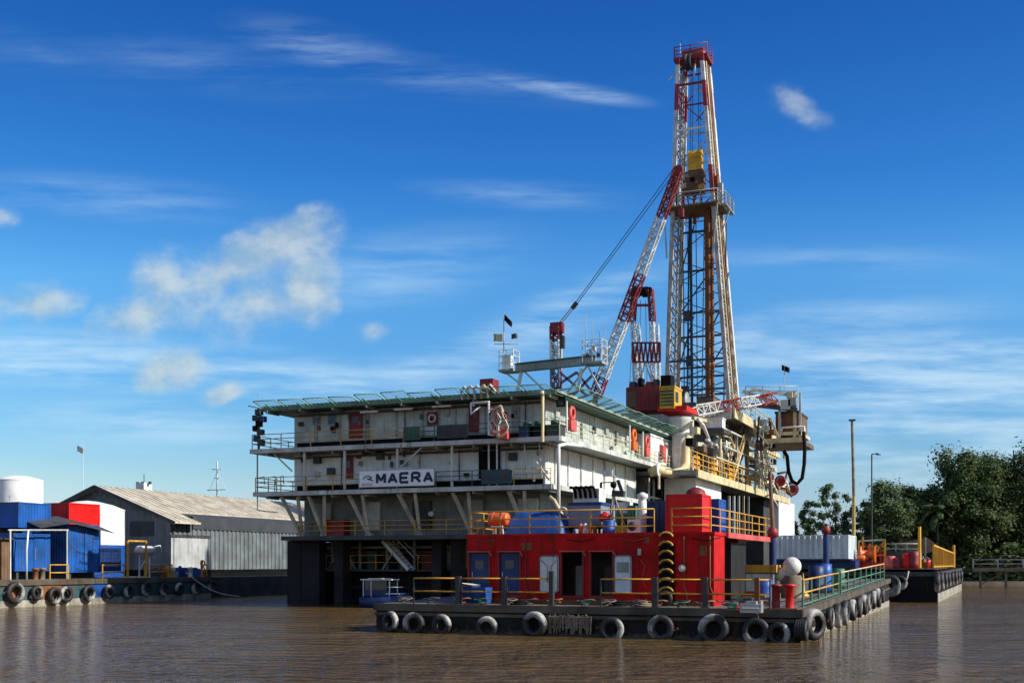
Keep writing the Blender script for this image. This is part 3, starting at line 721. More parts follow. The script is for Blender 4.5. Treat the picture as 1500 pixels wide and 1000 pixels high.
# blue skiff on deck with white bow
X, s = onY(693, 49.3); xa = onY(672,49.3)[0]; xb = onY(716,49.3)[0]
g = thing('blue_skiff','small blue skiff with a white foredeck lying before the blue doors','skiff',(X,49.3,1.3))
hb = MB(); st = []
for u, wd, zk in ((0,.05,.35),(.12,.32,.15),(.4,.5,.05),(.75,.5,.03),(1,.42,.03)):
    x = xa+(xb-xa)*u; st.append(hb.add([(x,49.3-wd,2.1),(x,49.3-wd*.6,1.33+zk),(x,49.3+wd*.6,1.33+zk),(x,49.3+wd,2.1)]))
for a, b in zip(st, st[1:]):
    for k in range(3): hb.face((a+k,b+k,b+k+1,a+k+1), True)
hb.face((st[-1],st[-1]+1,st[-1]+2,st[-1]+3)); hb.build('hull','blue',g)
MB().poly([(xa-.05,49.3,2.2),(xa+.5,48.85,2.14),(xa+.95,48.9,2.13),(xa+.95,49.7,2.13),(xa+.5,49.75,2.14)]).poly([(xa-.05,49.3,2.32),(xa+.5,48.85,2.26),(xa+.95,48.9,2.2),(xa+.95,49.7,2.2),(xa+.5,49.75,2.26)]).build('foredeck','white',g)
MB().box(xa+1.0,xb-.1,48.95,49.65,1.75,1.79).build('thwart','teal',g)
# posts carrying the canopy, with red caps
for k, (px, top, Xp, lb) in enumerate(((1132,775,-11.0,'blue canopy post with a red cap at the end of the red eave'),(1210,770,-10.2,'lone blue post with a red cap before the pale container'))):
    Y, s = onX(px, Xp)
    g = thing('mooring_post', lb, 'post', (Xp,Y,dz(Y)))
    MB().tube((Xp,Y,dz(Y)),(Xp,Y,zz(top+12,s)),.2,12).build('shaft','navy',g)
    MB().lathe((Xp,Y,zz(top+12,s)),[(.12,0),(.27,.05),(.29,.35),(.24,.42),(.24,.5),(.08,.55)],14).build('cap','darkred',g)
    if k == 0: MB().tube((Xp,Y,zz(775,s)),(Xp-.15,Y,zz(690,s)),.12,8,.09).build('pipe_mast','brown',g)
# clutter on the open deck behind the corner
def put(px, py, X): Y, s = onX(px, X); return Vector((X,Y,dz(Y))), s
p, s = put(1160, 830, -9.3)
g = thing('white_buoy','big white round buoy resting on a pale net bag on the barge deck','buoy',p)
zc = zz(829, s); MB().sphere((p.x,p.y,zc),.47,18,10).build('float_ball','white',g); MB().sphere((p.x-.35,p.y+.1,zc-.42),.45,12,7,1.25,1,.9).build('net_bag','struct',g); mb = MB(); mb.lathe((p.x,p.y,p.z),[(.6,0),(.6,zc-p.z-.85),(.45,zc-p.z-.45)],14); mb.build('stand','wood',g)
p, s = put(1172, 838, -9.0)
mb = MB().lathe((p.x,p.y+1,p.z),[(.3,0),(.3,.1),(.1,.3),(.03,1.2)],12); single(mb,'traffic_cone','yellow','yellow cone just right of the big white buoy','cone')
for k, (px, X, r, hh, mt, lb) in enumerate(((1196,-8.9,.42,1.5,'navy','dark blue drum behind the green side railing'),(1207,-8.6,.42,1.6,'blue','blue drum beside the lone blue post'),(1119,-9.6,.4,1.1,'blue','blue drum by the rusty railing post at the corner'),(1228,-8.6,.38,1.2,'green','green drum farthest back along the side railing'))):
    p, s = put(px, 850, X); mb = MB().lathe((p.x,p.y,p.z),[(.05,0),(r,.02),(r*1.03,hh*.33),(r*.98,hh*.36),(r*1.03,hh*.66),(r,hh*.7),(r,hh-.02),(.05,hh)],16); single(mb,'steel_drum',mt,lb,'drum')
g = thing('deck_crate','stack of an ochre plank crate over a pale box under the red canopy','crate',(-11.4,57.0,dz(57)))
Y, s = onX(1118,-10.6); 
mb = MB().box(-11.7,-9.95,Y,Y+1.3,zz(838,s),zz(827,s)); mb.build('plank_tray','yellow',g); MB().box(-11.5,-10.1,Y+.1,Y+1.2,dz(Y),zz(840,s)).build('pale_box','struct',g)
for px, X, sz, mt, lb in ((1085,-12.3,1.2,'navy','dark blue pump skid in shade under the red canopy'),(1098,-11.7,.8,'teal','low teal pump beside the blue skid under the canopy')):
    p, s = put(px, 850, X); g = thing('pump_skid', lb, 'pump', p)
    MB().box(p.x-sz/2,p.x+sz/2,p.y,p.y+sz*1.6,p.z,p.z+.2).build('skid','dkgrey',g); MB().lathe((p.x,p.y+.2,p.z+.7),[(.1,0),(.42,.05),(.42,1.0),(.1,1.05)],14,'y').build('motor',mt,g); MB().path([(p.x,p.y+.2,p.z+.7),(p.x+.5,p.y-.1,p.z+.7),(p.x+.5,p.y-.1,p.z+.1)],.1,8).build('pipe','galv',g)
p, s = put(1083, 850, -11.5); mb = MB().box(-12.2,-11.5,55,58.5,1.5,4.2); single(mb,'shade_dark_locker','shadedk','tall locker coloured black for the shade under the red canopy','locker')  # black stands for the canopy's shade, put into the colour
for k in range(9):
    px = rnd.uniform(1075,1135); X = rnd.uniform(-11,-8.3)
    p, s = put(px, 870, X); mb = MB(); sz = rnd.uniform(.2,.45); mb.box(p.x-sz,p.x+sz,p.y-.25,p.y+.25,p.z,p.z+sz*.8); mb.tube((p.x-sz*.8,p.y-.26,p.z+sz*.4),(p.x+sz*.8,p.y-.26,p.z+sz*.4),.05,6); mb.box(p.x-sz*.5,p.x+sz*.5,p.y-.15,p.y+.2,p.z+sz*.8,p.z+sz*1.1)
    single(mb,'tool_chest',['wood','galv','green','pink','rust','teal'][k%6],'small weathered tool chest lying loose on the barge deck near the corner','chest','loose chests on the barge deck')
for k, (px, mt, lb) in enumerate(((905,'void','coil of black hose on deck before the dark doorway'),(942,'wood','coil of pale rope on deck near the half tyre strip'),(760,'void','coil of black hose on deck before the second blue door'))):
    X, s = onY(px, 49.3); mb = MB()
    for q in range(3): mb.torus((X,49.3,1.36+.08*q),.38-.04*q,.045,'z',20,5)
    single(mb,'hose_coil',mt,lb,'coil')

# stains, plates and small fittings that break up the red wall
for k, (px, py, w_, h_) in enumerate(((772,800,.5,.35),(948,846,.35,.5),(1012,868,.6,.3),(1030,806,.3,.45),(706,796,.25,.2),(884,797,.3,.2),(948,790,.22,.3))):
    X, s = onY(px, HY0-.01); z = zz(py, s)
    MB().box(X-w_/2,X+w_/2,HY0-.03,HY0-.003,z-h_/2,z+h_/2).build('doubler_plate','red' if k % 3 else 'rust',[o for o in COL.objects if o.name == 'deckhouse'][0])
for px in (770, 935, 1002, 1040):
    X, s = onY(px, HY0-.06); MB().path([(X,HY0-.06,4.4),(X,HY0-.06,2.2),(X+.12,HY0-.06,1.9),(X+.12,HY0-.06,1.4)],.03,6).build('conduit',['rust','red','darkred','red'][(px//5)%4],[o for o in COL.objects if o.name == 'deckhouse'][0])
# loose gear along the front edge of the deck: rope piles, boards and hoses
for k in range(14):
    px = 600+k*36+rnd.uniform(-8,8); X, s = onY(px, BY0+.55); mb = MB(); a0 = rnd.uniform(0,6)
    pts = [(X+(.12+.03*j)*math.cos(a0+j*.8), BY0+.55+.25*math.sin(a0+j*.8), 1.34+.02*j+.03*(j%3)) for j in range(14)]
    mb.path(pts,.035,5)
    single(mb,'rope_pile',['wood','dkgrey','rust','greend'][k%4],'small tangled pile of rope lying at the front edge of the barge deck','rope','rope piles along the barge front edge')

# welded coamings round the doorways and a kick plate along the wall foot
hs_ = [o for o in COL.objects if o.name == 'deckhouse'][0]
for i in range(1, len(xs)-1, 2):
    f = MB(); a, b = xs[i], xs[i+1]
    f.box(a-.09,a-.002,HY0-.06,HY0-.003,1.72,dt+.01); f.box(b+.002,b+.09,HY0-.06,HY0-.003,1.72,dt+.01); f.box(a-.09,b+.09,HY0-.06,HY0-.003,1.62,1.718)
    f.build('door_coaming','darkred',hs_)
MB().box(HX0,HX1-.62,HY0-.02,HY0-.002,1.34,1.56).build('kick_plate','rust',hs_)
for k, px in enumerate((700, 836, 912, 1020)):
    X, s = onY(px, HY0-.05); MB().path([(X-.2,HY0-.05,4.32),(X+.5,HY0-.09,4.2),(X+1.1,HY0-.05,4.34)],.022,5).build('cable',['dkgrey','void','rust','void'][k],hs_)
# ------------------------------------------------------------------ swamp drilling rig
FY = 75.0; WY = 76.8; WX0, WX1 = -50.1, -29.2
# black hull
g = thing('rig_hull', 'long black hull of the drilling rig, half lost in shade under its decks', 'hull', (-41,79,0))
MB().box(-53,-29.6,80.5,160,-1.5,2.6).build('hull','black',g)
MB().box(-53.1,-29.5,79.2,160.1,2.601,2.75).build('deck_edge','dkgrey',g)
MB().box(-52.5,-30,83,150,2.76,4.95).build('light_block_wall','void',g); MB().box(-29.598,-23.9,113,158,-1.5,2.74).build('hull_sponson','black',g)  # first box is added to block daylight and keep the underdeck dark
for k, (px, w) in enumerate(((432,1.3),(455,1.7),(497,.8),(640,.8),(668,.8))):
    X, s = onY(px, 78.2); MB().box(X-w/2,X+w/2,78.1,79.1,-1,5.0).build('column','shadedk',g)
for k, px in enumerate((480,520,560,600,640,675)):
    X, s = onY(px, 80.2); MB().beam((X,80.3,2.76),(X+1.5*(-1)**k,80.3,4.98),.16).build('brace','grey',g); MB().tube((X,81.0,2.76),(X,81.0,4.98),.13,7).build('post','grey',g)
for k in range(22):
    x = -52.4+k*1.05; MB().box(x,x+.12,80.36,80.498,-.8,2.58).build('hull_rib','shadedk',g)
MB().box(-53,-29.6,80.3,80.36,1.2,1.42).build('hull_stringer','shadedk',g)
for k, (z, mt) in enumerate(((4.5,'grey'),(4.1,'rust'),(3.6,'dkgrey'))): MB().tube((-50,81.6+.3*k,z),(-31,81.6+.3*k,z),.13,7).build('pipe',mt,g)
for k, px in enumerate((470,505,545,590,625,660)):
    X, s = onY(px, 81.4); MB().box(X-.4,X+.5,81.3,82.2,2.76,3.5+.35*(k%3)).build('pump_box',['dkgrey','grey','teal','dkgrey','darkred','grey'][k],g)
railing('hull_railing','dim yellow railing on the black hull deck under the rig',[PY(478,0,79.3).xy.to_3d()+Vector((0,0,2.75)),PY(588,0,79.3).xy.to_3d()+Vector((0,0,2.75))],1.1,(.55,1.1),2.0,.035,'yellow','dim rails under the rig')
railing('hull_railing','dim yellow railing on the black hull deck close to the red deckhouse',[PY(612,0,79.3).xy.to_3d()+Vector((0,0,2.75)),PY(682,0,79.3).xy.to_3d()+Vector((0,0,2.75))],1.1,(.55,1.1),2.0,.035,'yellow','dim rails under the rig')
# stair under the lower deck
g = thing('steel_stair','pale steel stair slanting down in the dark under the rig','stair',(PY(560,0,78).x,78,2.76))
a = PY(560,792,78); b = PY(598,834,78)
for dy in (0,.9): MB().beam(a+Vector((0,dy,0)), b+Vector((0,dy,0)), .07, .26).build('stringer','struct',g)
for dy in (0,.9): MB().tube(a+Vector((.5,dy,.8)), b+Vector((.5,dy,.9)), .035, 5).build('handrail','struct',g)
st = MB()
for k in range(9):
    p = a.lerp(b,(k+.5)/9); st.box(p.x-.14,p.x+.14,78.04,78.86,p.z-.02,p.z+.02)
st.build('tread_grating','grey',g)

# accommodation block
g = thing('accommodation_block', 'pale two storey living quarters raised on the rig with green helideck roof', 'building', (-40,WY,5))
B = g
w = MB(); w.box(WX0,WX1-1.0,78.2,97.5,5.35,8.35); w.build('lower_wall','wallg',g).data.materials[0] = pm('dark_grey_green_cladding',(.20,.24,.23),.6,.3,.1)  # recessed wall in its own darker grey green
def panelwall(z0, z1, y1, mat):
    w = MB(); w.corr((WX0,WY),(WX1,WY),z0,z1,.045,.62,(0,-1)); w.corr((WX1,WY),(WX1,y1),z0,z1,.05,.42,(1,0)); w.corr((WX0,y1),(WX0,WY),z0,z1,.045,.62,(-1,0)); w.corr((WX1,y1),(WX0,y1),z0,z1,.045,.62,(0,1))
    return w.build('wall',mat,g)
panelwall(8.72, 11.6, 98.9, 'wallw'); panelwall(12.02, 14.85, 107, 'wallg')
for z0, z1, x0, x1, y1, mt, nm in ((8.36,8.70,-52.6,-28.1,99.5,'greend','deck'),(11.66,12.0,-52.9,-27.5,107.2,'grey','deck'),(5.0,5.32,-51.2,-29.4,98,'dkgrey','deck'),(14.9,15.28,-52.0,-27.9,107.4,'greend','helideck')):
    MB().box(x0,x1,(FY if z0 != 5.0 else 76.6) if nm=='deck' else 75.3,y1,z0,z1).build(nm,mt,g)
for z, x0, x1, y0 in ((8.37,-52.6,-28.1,FY),(11.67,-52.9,-27.5,FY),(14.93,-52.0,-27.9,75.3)):
    mt = 'struct' if z < 14 else 'netg'
    MB().box(x0-.02,x1+.02,y0-.10,y0-.003,z-.02,z+.30).build('edge_beam',mt,g)
for z, x1, y0, y1 in ((8.37,-28.1,FY,99.5),(11.67,-27.5,FY,107.2),(14.93,-27.9,75.3,107.4)):
    mt = 'struct' if z < 14 else 'netg'
    MB().box(x1+.003,x1+.12,y0,y1,z-.02+(.15 if z > 14 else 0),z+.32).build('edge_beam','paleg' if z > 14 else mt,g)  # helideck's sunlit side takes the paler copy of the edge colour
for z in (8.2,11.5,14.75):   # deck joists seen from below
    for k in range(9):
        x = -51.5+k*2.9; MB().box(x-.07,x+.07,FY+.1,WY-.06,z-.04,z+.145).build('joist','grey',g)
for z in (12.02, 8.72): MB().box(WX0+.3,WX1-.2,WY-.09,WY-.052,z,z+.5).build('kick_panel','void',g)
# pattern of seams between cladding modules
for px in (463,499,541,582,620,668):
    X, s = onY(px, WY); MB().box(X-.07,X+.07,WY-.11,WY-.052,12.55,14.82).build('seam_cover','grey',g)
def door(px0, px1, py0, py1, mat, lab=None, win=True, Y=WY-.05):
    x0, s = onY(px0, Y); x1, s = onY(px1, Y); z1, z0 = zz(py0, s), zz(py1, s)
    o = MB().box(x0,x1,Y-.09,Y-.003,z0,z1).build('door',mat,g)
    if win: MB().box(x0+.25*(x1-x0),x1-.25*(x1-x0),Y-.105,Y-.092,z1-.75,z1-.25).build('window','glass',o)
    MB().tube((x1-.14,Y-.13,z0+1.0),(x1-.14,Y-.13,z0+1.2),.03,5).build('handle','galv',o)
    f = MB(); f.box(x0-.1,x0-.003,Y-.12,Y-.003,z0,z1+.1); f.box(x1+.003,x1+.1,Y-.12,Y-.003,z0,z1+.1); f.box(x0-.003,x1+.003,Y-.12,Y-.003,z1+.003,z1+.1); f.build('frame',mat,o)
    if lab: o['label'] = lab
door(514,530,605,641,'darkred','red door on the upper deck left of the lifebuoy'); door(506,516,670,700,'darkred','red door on the lower deck above the name board'); door(689,700,592,632,'darkred','dark red door beside the hose rack')
door(704,731,652,700,'void',None,False); door(752,760,596,632,'grey')
for a_, b_, t_, u_ in ((458,470,604,622),(480,492,604,622),(815,828,581,596)):
    x0, s = onY(a_, WY-.06); x1 = onY(b_, WY-.06)[0]
    f = MB().box(x0,x1,WY-.10,WY-.052,zz(u_,s),zz(t_,s)).build('window','grey' if a_ < 800 else 'void',g); MB().box(x0+.1,x1-.1,WY-.115,WY-.102,zz(u_,s)+.1,zz(t_,s)-.1).build('pane','glass',f)
for px, py in ((541,603),(591,599),(647,595),(548,657),(633,655),(500,657),(705,590)):
    X, s = onY(px, 75.9); z = zz(py, s); MB().box(X-.75,X+.75,75.8,76.0,z-.07,z+.07).build('strip_lamp','white',g)
for px, py in ((466,673),(558,667),(752,668),(486,690)):
    X, s = onY(px, WY-.1); z = zz(py, s); MB().box(X-.3,X+.3,WY-.35,WY-.053,z-.3,z+.25).build('vent_box','dkgrey',g)
# posts between the decks
for k, px in enumerate((446,505,582,662,716,728)):
    X, s = onY(px, FY+.15); MB().tube((X,FY+.15,8.71),(X,FY+.15,11.65),.11 if k < 4 else .07,8).build('post','struct',g)
X, s = onY(377, FY+.15)
MB().tube((X,FY+.15,8.71),(X,FY+.15,11.65),.06,6).build('post','grey',g)
for a_, b_ in (((402,665),(428,690)),((588,683),(618,655))):
    p = PY(*a_,FY+.2); q = PY(*b_,FY+.2); MB().beam(p,q,.09).build('brace','struct',g)
# V shaped struts carrying the overhang
for k, (t1, t2, bt) in enumerate(((412,436,443),(452,475,475),(511,531,541),(583,608,616),(663,686,692),(745,768,771))):
    for tp in (t1, t2):
        p = PY(tp, 722, FY+.4); p.z = 8.34; q = PY(bt, 780, FY+2.4); q.z = 5.25
        MB().beam(p, q, .24, .2).build('strut','struct',g)
    MB().box(q.x-.25,q.x+.25,q.y-.2,q.y+.2,5.33,5.5).build('strut_shoe','struct',g)
for k in range(5):
    x = -49+k*4.3; MB().box(x,x+1.5,77.9,78.18,5.8,7.9).build('panel',['grey','wallg','dkgrey','grey','wallg'][k],g)
# cable trays, conduits and small fittings over both fronts
for k in range(34):
    px = rnd.uniform(436,790); up_ = k%2; py = rnd.uniform(603,632) if up_ else rnd.uniform(662,700)
    if 520 < px < 640 and not up_: py = rnd.uniform(660,680)
    X, s = onY(px, WY-.1); z = zz(py, s); w = rnd.uniform(.12,.4); h_ = rnd.uniform(.15,.5)
    MB().box(X-w/2,X+w/2,WY-.24,WY-.06,z-h_/2,z+h_/2).build('fitting',rnd.choice(['dkgrey','grey','struct','darkred','void','greend']),g)
for z in (11.35, 14.6): MB().beam((WX0+.2,WY-.2,z),(WX1-.2,WY-.2,z),.22,.12).build('cable_tray','dkgrey',g)
for k in range(12):
    px = 440+k*30+rnd.uniform(-9,9); X, s = onY(px, WY-.1); z1_ = 14.7 if k%2 else 11.5
    MB().tube((X,WY-.12,z1_),(X,WY-.12,z1_-rnd.uniform(1.5,2.6)),.04,5).build('conduit',['grey','struct','dkgrey'][k%3],g)
for k in range(10):   # fittings along the sunlit side
    y = WY+1.5+k*2.9; MB().box(WX1+.052,WX1+.22,y,y+rnd.uniform(.3,.9),12.6+rnd.uniform(0,1.2),13.9+rnd.uniform(0,.5)).build('fitting',['struct','grey','wallg','dkgrey'][k%4],g)
    if k < 8: MB().tube((WX1+.12,y,8.75),(WX1+.12,y,11.6),.05,5).build('conduit',['struct','white'][k%2],g)
# helideck safety net
def net(p, q, out, n, lab=None):
    p = Vector(p); q = Vector(q); o = Vector((*out, .0))
    for k in range(n):
        a = p.lerp(q, k/n+.006); b = p.lerp(q, (k+1)/n-.006); tl = .28+rnd.uniform(-.06,.10)
        mb = MB(); A, Bq = a+o*1.35+Vector((0,0,tl)), b+o*1.35+Vector((0,0,tl+rnd.uniform(-.05,.05)))
        mb.path([a,A,Bq,b],.045,5)
        for j in range(1,5): mb.tube(a.lerp(b,j/5),A.lerp(Bq,j/5),.012,4)
        for j in range(1,4): mb.tube(a.lerp(A,j/4),b.lerp(Bq,j/4),.012,4)
        mb.build('net_mesh','netg',g)
net((-52,75.2,15.15),(-27.9,75.2,15.15),(0,-1),11); net((-27.8,75.3,15.15),(-27.8,107.4,15.15),(1,0),15); net((-52.1,107,15.15),(-52.1,75.3,15.15),(-1,0),12)
for k in range(9):
    x = -51+2.8*k; MB().beam((x,75.6,14.9),(x,74.2,15.25),.07).build('net_arm','green',g)
# drain and pipes at the corner
X, s = onY(819, FY-.1)
MB().path([(X+.9,FY+2.2,11.45),(X+.35,FY+.3,11.42),(X,FY-.15,11.3),(X,FY-.2,10.9),(X,FY-.2,5.6)],.13,8).build('drain_pipe','white',g)
X, s = onY(795, FY-.12)
MB().tube((X,FY-.14,11.6),(X,FY-.14,15.2),.12,8).build('drain_pipe','cream',g)
MB().sphere((X,FY-.3,15.0),.16,8,6).build('floodlight','white',g)
MB().beam(PY(782,672,FY+.3),PY(805,703,FY+.3),.13).build('brace','white',g); MB().tube(PY(782,672,FY+.3),PY(782,705,FY+.3),.08,6).build('post','white',g)
for px in (768,790): MB().tube(PY(px,650,FY+.2),PY(px+4,700,FY+.2),.04,5).build('stay','struct',g)
# rails of the block
def rl(z, pts, lab, m='yellow', h=1.1, bars=(.4,.75,1.1), sp=2.4, name='deck_railing'):
    railing(name, lab, [(x,y,z) for x,y in pts], h, bars, sp, .032, m, 'railings of the living quarters', .04)
rl(12.0,[(-52.8,90),(-52.8,FY+.08),(onY(590,FY)[0],FY+.08)],'yellow railing of the upper deck at the end with the lamp stack','yellow')
rl(12.0,[(onY(592,FY)[0],FY+.08),(-27.6,FY+.08)],'green railing of the upper deck in front of the lifebuoy','greend')
rl(12.0,[(-27.6,FY+.2),(-27.6,107)],'cream railing along the sunlit side of the upper deck','cream')
rl(8.70,[(-52.5,88),(-52.5,FY+.08),(onY(526,FY)[0],FY+.08)],'yellow railing of the lower deck just beside the name board','yellow')
rl(8.70,[(onY(638,FY)[0],FY+.08),(onY(745,FY)[0],FY+.08)],'green railing of the lower deck after the name board','greend')
rl(8.70,[(onY(752,FY)[0],FY+.08),(-28.2,FY+.08)],'bright yellow railing of the lower deck at the sunlit corner','yellowb')
rl(5.32,[(onY(436,76.7)[0],76.7),(onY(700,76.7)[0],76.7)],'dim yellow railing of the lowest walkway behind the slanting struts','yellow')
# green windscreens tied on the upper rail
for a_, b_, lab in ((592,616,'dark green canvas screen on the upper railing under the lifebuoy'),(640,686,'long dark canvas screen on the upper railing before the red door')):
    x0, s = onY(a_, FY-.02); x1 = onY(b_, FY-.02)[0]; mb = MB(); n = 14
    for k in range(n):
        u0, u1 = x0+(x1-x0)*k/n, x0+(x1-x0)*(k+1)/n
        mb.box(u0,u1,FY-.06+.02*math.sin(k*1.3),FY-.02+.02*math.sin(k*1.3),12.15,13.05)
    single(mb,'canvas_screen','greend' if a_ < 600 else 'dkgrey',lab,'screen')
x0 = onY(705,FY-.05)[0]; x1 = onY(750,FY-.05)[0]
single(MB().box(x0,x1,FY-.07,FY-.03,8.8,9.75).box(x0,x1,FY-.1,FY-.073,9.2,9.3),'canvas_screen','teal','teal canvas screen on the lower railing between name board and corner','screen')
# name board
x0, s = onY(527, FY-.16); x1 = onY(636, FY-.16)[0]; z0, z1 = zz(713,s), zz(690,s)
g = thing('name_board','long white name board lettered MAERA with a small crest','sign',((x0+x1)/2,FY-.16,z0))
M['board'] = pm('white_board_paint',(.82,.85,.86),.4,.08,0); M['ink'] = pm('dark_blue_lettering',(.008,.016,.05),.5,.1,0,bump=0)
MB().box(x0,x1,FY-.22,FY-.12,z0,z1).build('board','board',g)
fr = MB()
for a_, b_, c_, d_ in ((x0-.04,x1+.04,z0-.05,z0-.003),(x0-.04,x1+.04,z1+.003,z1+.05),(x0-.05,x0-.003,z0,z1),(x1+.003,x1+.05,z0,z1)): fr.box(a_,b_,FY-.24,FY-.1,c_,d_)
fr.build('frame','galv',g)
H_ = z1-z0; W_ = x1-x0
# block capitals drawn as strokes (u,v in 0..1)
G = {'M':[((.0,0),(.0,1)),((.0,1),(.5,.25)),((.5,.25),(1,1)),((1,1),(1,0))],'A':[((0,0),(.5,1)),((.5,1),(1,0)),((.2,.32),(.8,.32))],
     'E':[((0,0),(0,1)),((0,1),(1,1)),((0,.5),(.85,.5)),((0,0),(1,0))],'R':[((0,0),(0,1)),((0,1),(.75,1)),((.75,1),(.98,.78)),((.98,.78),(.75,.5)),((.75,.5),(0,.5)),((.5,.5),(1,0))]}
lw, gap_ = W_*.105, W_*.052; ux = x0+W_*.245; lh = H_*.56; lz = z0+H_*.22
for ch_ in 'MAERA':
    mb = MB()
    for k, (p, q) in enumerate(G[ch_]):
        mb.beam((ux+p[0]*lw,FY-.235-.0015*k,lz+p[1]*lh),(ux+q[0]*lw,FY-.235-.0015*k,lz+q[1]*lh),.03,.19)
    # beams are laid with their broad side to the viewer
    mb.build('letter','ink',g); ux += lw+gap_
# crest: grey green swoosh, dark accent and pink foot
cx_ = x0+W_*.11; mb = MB()
for k in range(9):
    a_ = R(150-k*15); mb.box(cx_+.36*math.cos(a_)-.05,cx_+.36*math.cos(a_)+.05,FY-.236,FY-.2225,z0+.45+.34*math.sin(a_)-.07,z0+.45+.34*math.sin(a_)+.07)
mb.build('crest_print',pm('crest_green',(.30,.36,.32),.5,.1,0,bump=0),g)
mb = MB(); mb.beam((cx_-.05,FY-.245,z0+.62),(cx_+.5,FY-.245,z0+.42),.012,.07); mb.beam((cx_+.1,FY-.25,z0+.5),(cx_+.42,FY-.25,z0+.72),.012,.05); mb.build('crest_print','ink',g)
MB().box(cx_-.5,cx_+.42,FY-.236,FY-.2225,z0+.06,z0+.26).build('crest_print',pm('crest_pink',(.62,.46,.50),.5,.1,0,bump=0),g)
# lifebuoy panel, fire boxes, hose rack
X, s = onY(633, WY-.2)
g = thing('lifebuoy_board','dark red board with a white lifebuoy hung on the upper wall','lifebuoy',(X,WY-.14,zz(622,s)))
MB().box(X-.47,X+.47,WY-.16,WY-.06,zz(622,s),zz(603,s)).build('board','darkred',g); MB().torus((X,WY-.22,zz(612.5,s)),.27,.08,'y',18,6).build('ring','white',g)
X, s = onY(716, FY-1.2)
g = thing('hose_rack','white pipe frame with tangled white and red hoses hung on the upper deck edge','hose rack',(X,FY-.4,12.0))
f = MB(); x0 = onY(690,FY-.9)[0]; x1 = onY(716,FY-.9)[0]
f.path([(x0,FY-.5,zz(590,s)),(x0,FY-.9,zz(588,s)),(x1,FY-.9,zz(587,s)),(x1,FY-.9,zz(636,s)),(x1+.7,FY-.9,zz(637,s)),(x1+.7,FY-.5,zz(637,s))],.09,8)
f.build('frame','white',g)
MB().path([(x0,FY-.9,zz(588,s)),(x0,FY-.9,zz(604,s)),(x0+.7,FY-.9,zz(594,s))],.08,7).build('frame_arm','white',g)
for k in range(5):
    mb = MB(); cx0 = onY(724+k*2.4,FY-.9)[0]; rr = .42+.08*k; cz0 = zz(612+k*1.5,s)
    mb.torus((cx0,FY-.85-.06*k,cz0),rr*.62,.05,'y',20,6); 
    for v in mb.v: v.z = cz0+(v.z-cz0)*2.3; v.x += .22*math.sin(v.z*3+k*2)
    mb.build('hose_loop',['white','rust','white','pink','cream'][k],g)
MB().box(x1+.6,x1+1.3,FY-.7,FY-.2,zz(642,s),zz(628,s)).build('valve_box','pink',g)
single(MB().box(onY(707,FY)[0],onY(726,FY)[0],FY-.5,FY+.6,15.35,16.15).box(onY(708,FY)[0],onY(725,FY)[0],FY-.52,FY-.503,15.5,16.0),'foam_cabinet','darkred','dark red foam cabinet standing at the front edge of the green helideck','cabinet')
g = thing('foam_monitor','cream pipe cluster with valves at the front edge of the helideck','fire monitor',(onY(692,FY)[0],FY-.3,15.3))
X = onY(692,FY-.3)[0]
for k in range(5): MB().path([(X-.8+.5*k,FY-.3,14.8),(X-.8+.5*k,FY-.5,15.5+.1*(k%2)),(X-.5+.5*k,FY-.6,15.7),(X-.1+.5*k,FY-.6,15.2)],.08,7).build('pipe','cream' if k%2 else 'white',g)
for px, py, mt, lb in ((835,612,'pink','pink red hose reel hung on the sunlit upper deck corner'),(926,643,'orange','orange red hose reel halfway along the sunlit upper deck'),(945,652,'pink','faded red fire cabinet on the sunlit upper deck by the pedestal')):
    p = PX(px,py,-27.45); g = thing('hose_reel', lb, 'hose reel', p)
    MB().torus((p.x+.15,p.y,p.z+.3),.42,.14,'x',16,6).build('hose',mt,g); MB().box(p.x-.1,p.x+.3,p.y-.6,p.y+.6,p.z-.9,p.z-.2).build('cabinet',mt,g); MB().tube((p.x,p.y-.7,p.z-1),(p.x,p.y-.7,p.z+1.1),.07,6).build('pipe','white',g)
# dark gear on the upper corner
for px, mt, lb in ((772,'navy','dark blue crate of gear on the upper deck corner'),(812,'dkgrey','dark winch box on the upper deck by the corner pipe'),(788,'black','black motor on the upper deck between crate and corner pipe')):
    X, s = onY(px, 75.5); g = thing('gear_crate', lb, 'crate', (X,75.5,12.0)); MB().box(X-.55,X+.55,75.3,76.2,12.01,12.75).build('crate_body',mt,g); MB().box(X-.6,X+.6,75.25,76.25,12.752,12.82).build('lid',mt,g); MB().lathe((X-.3,75.7,13.0),[(.1,0),(.2,.02),(.2,.5),(.1,.55)],10,'x').build('motor','greend',g)
for px, lb in ((405,'thin pale rail hoop'),):
    pass
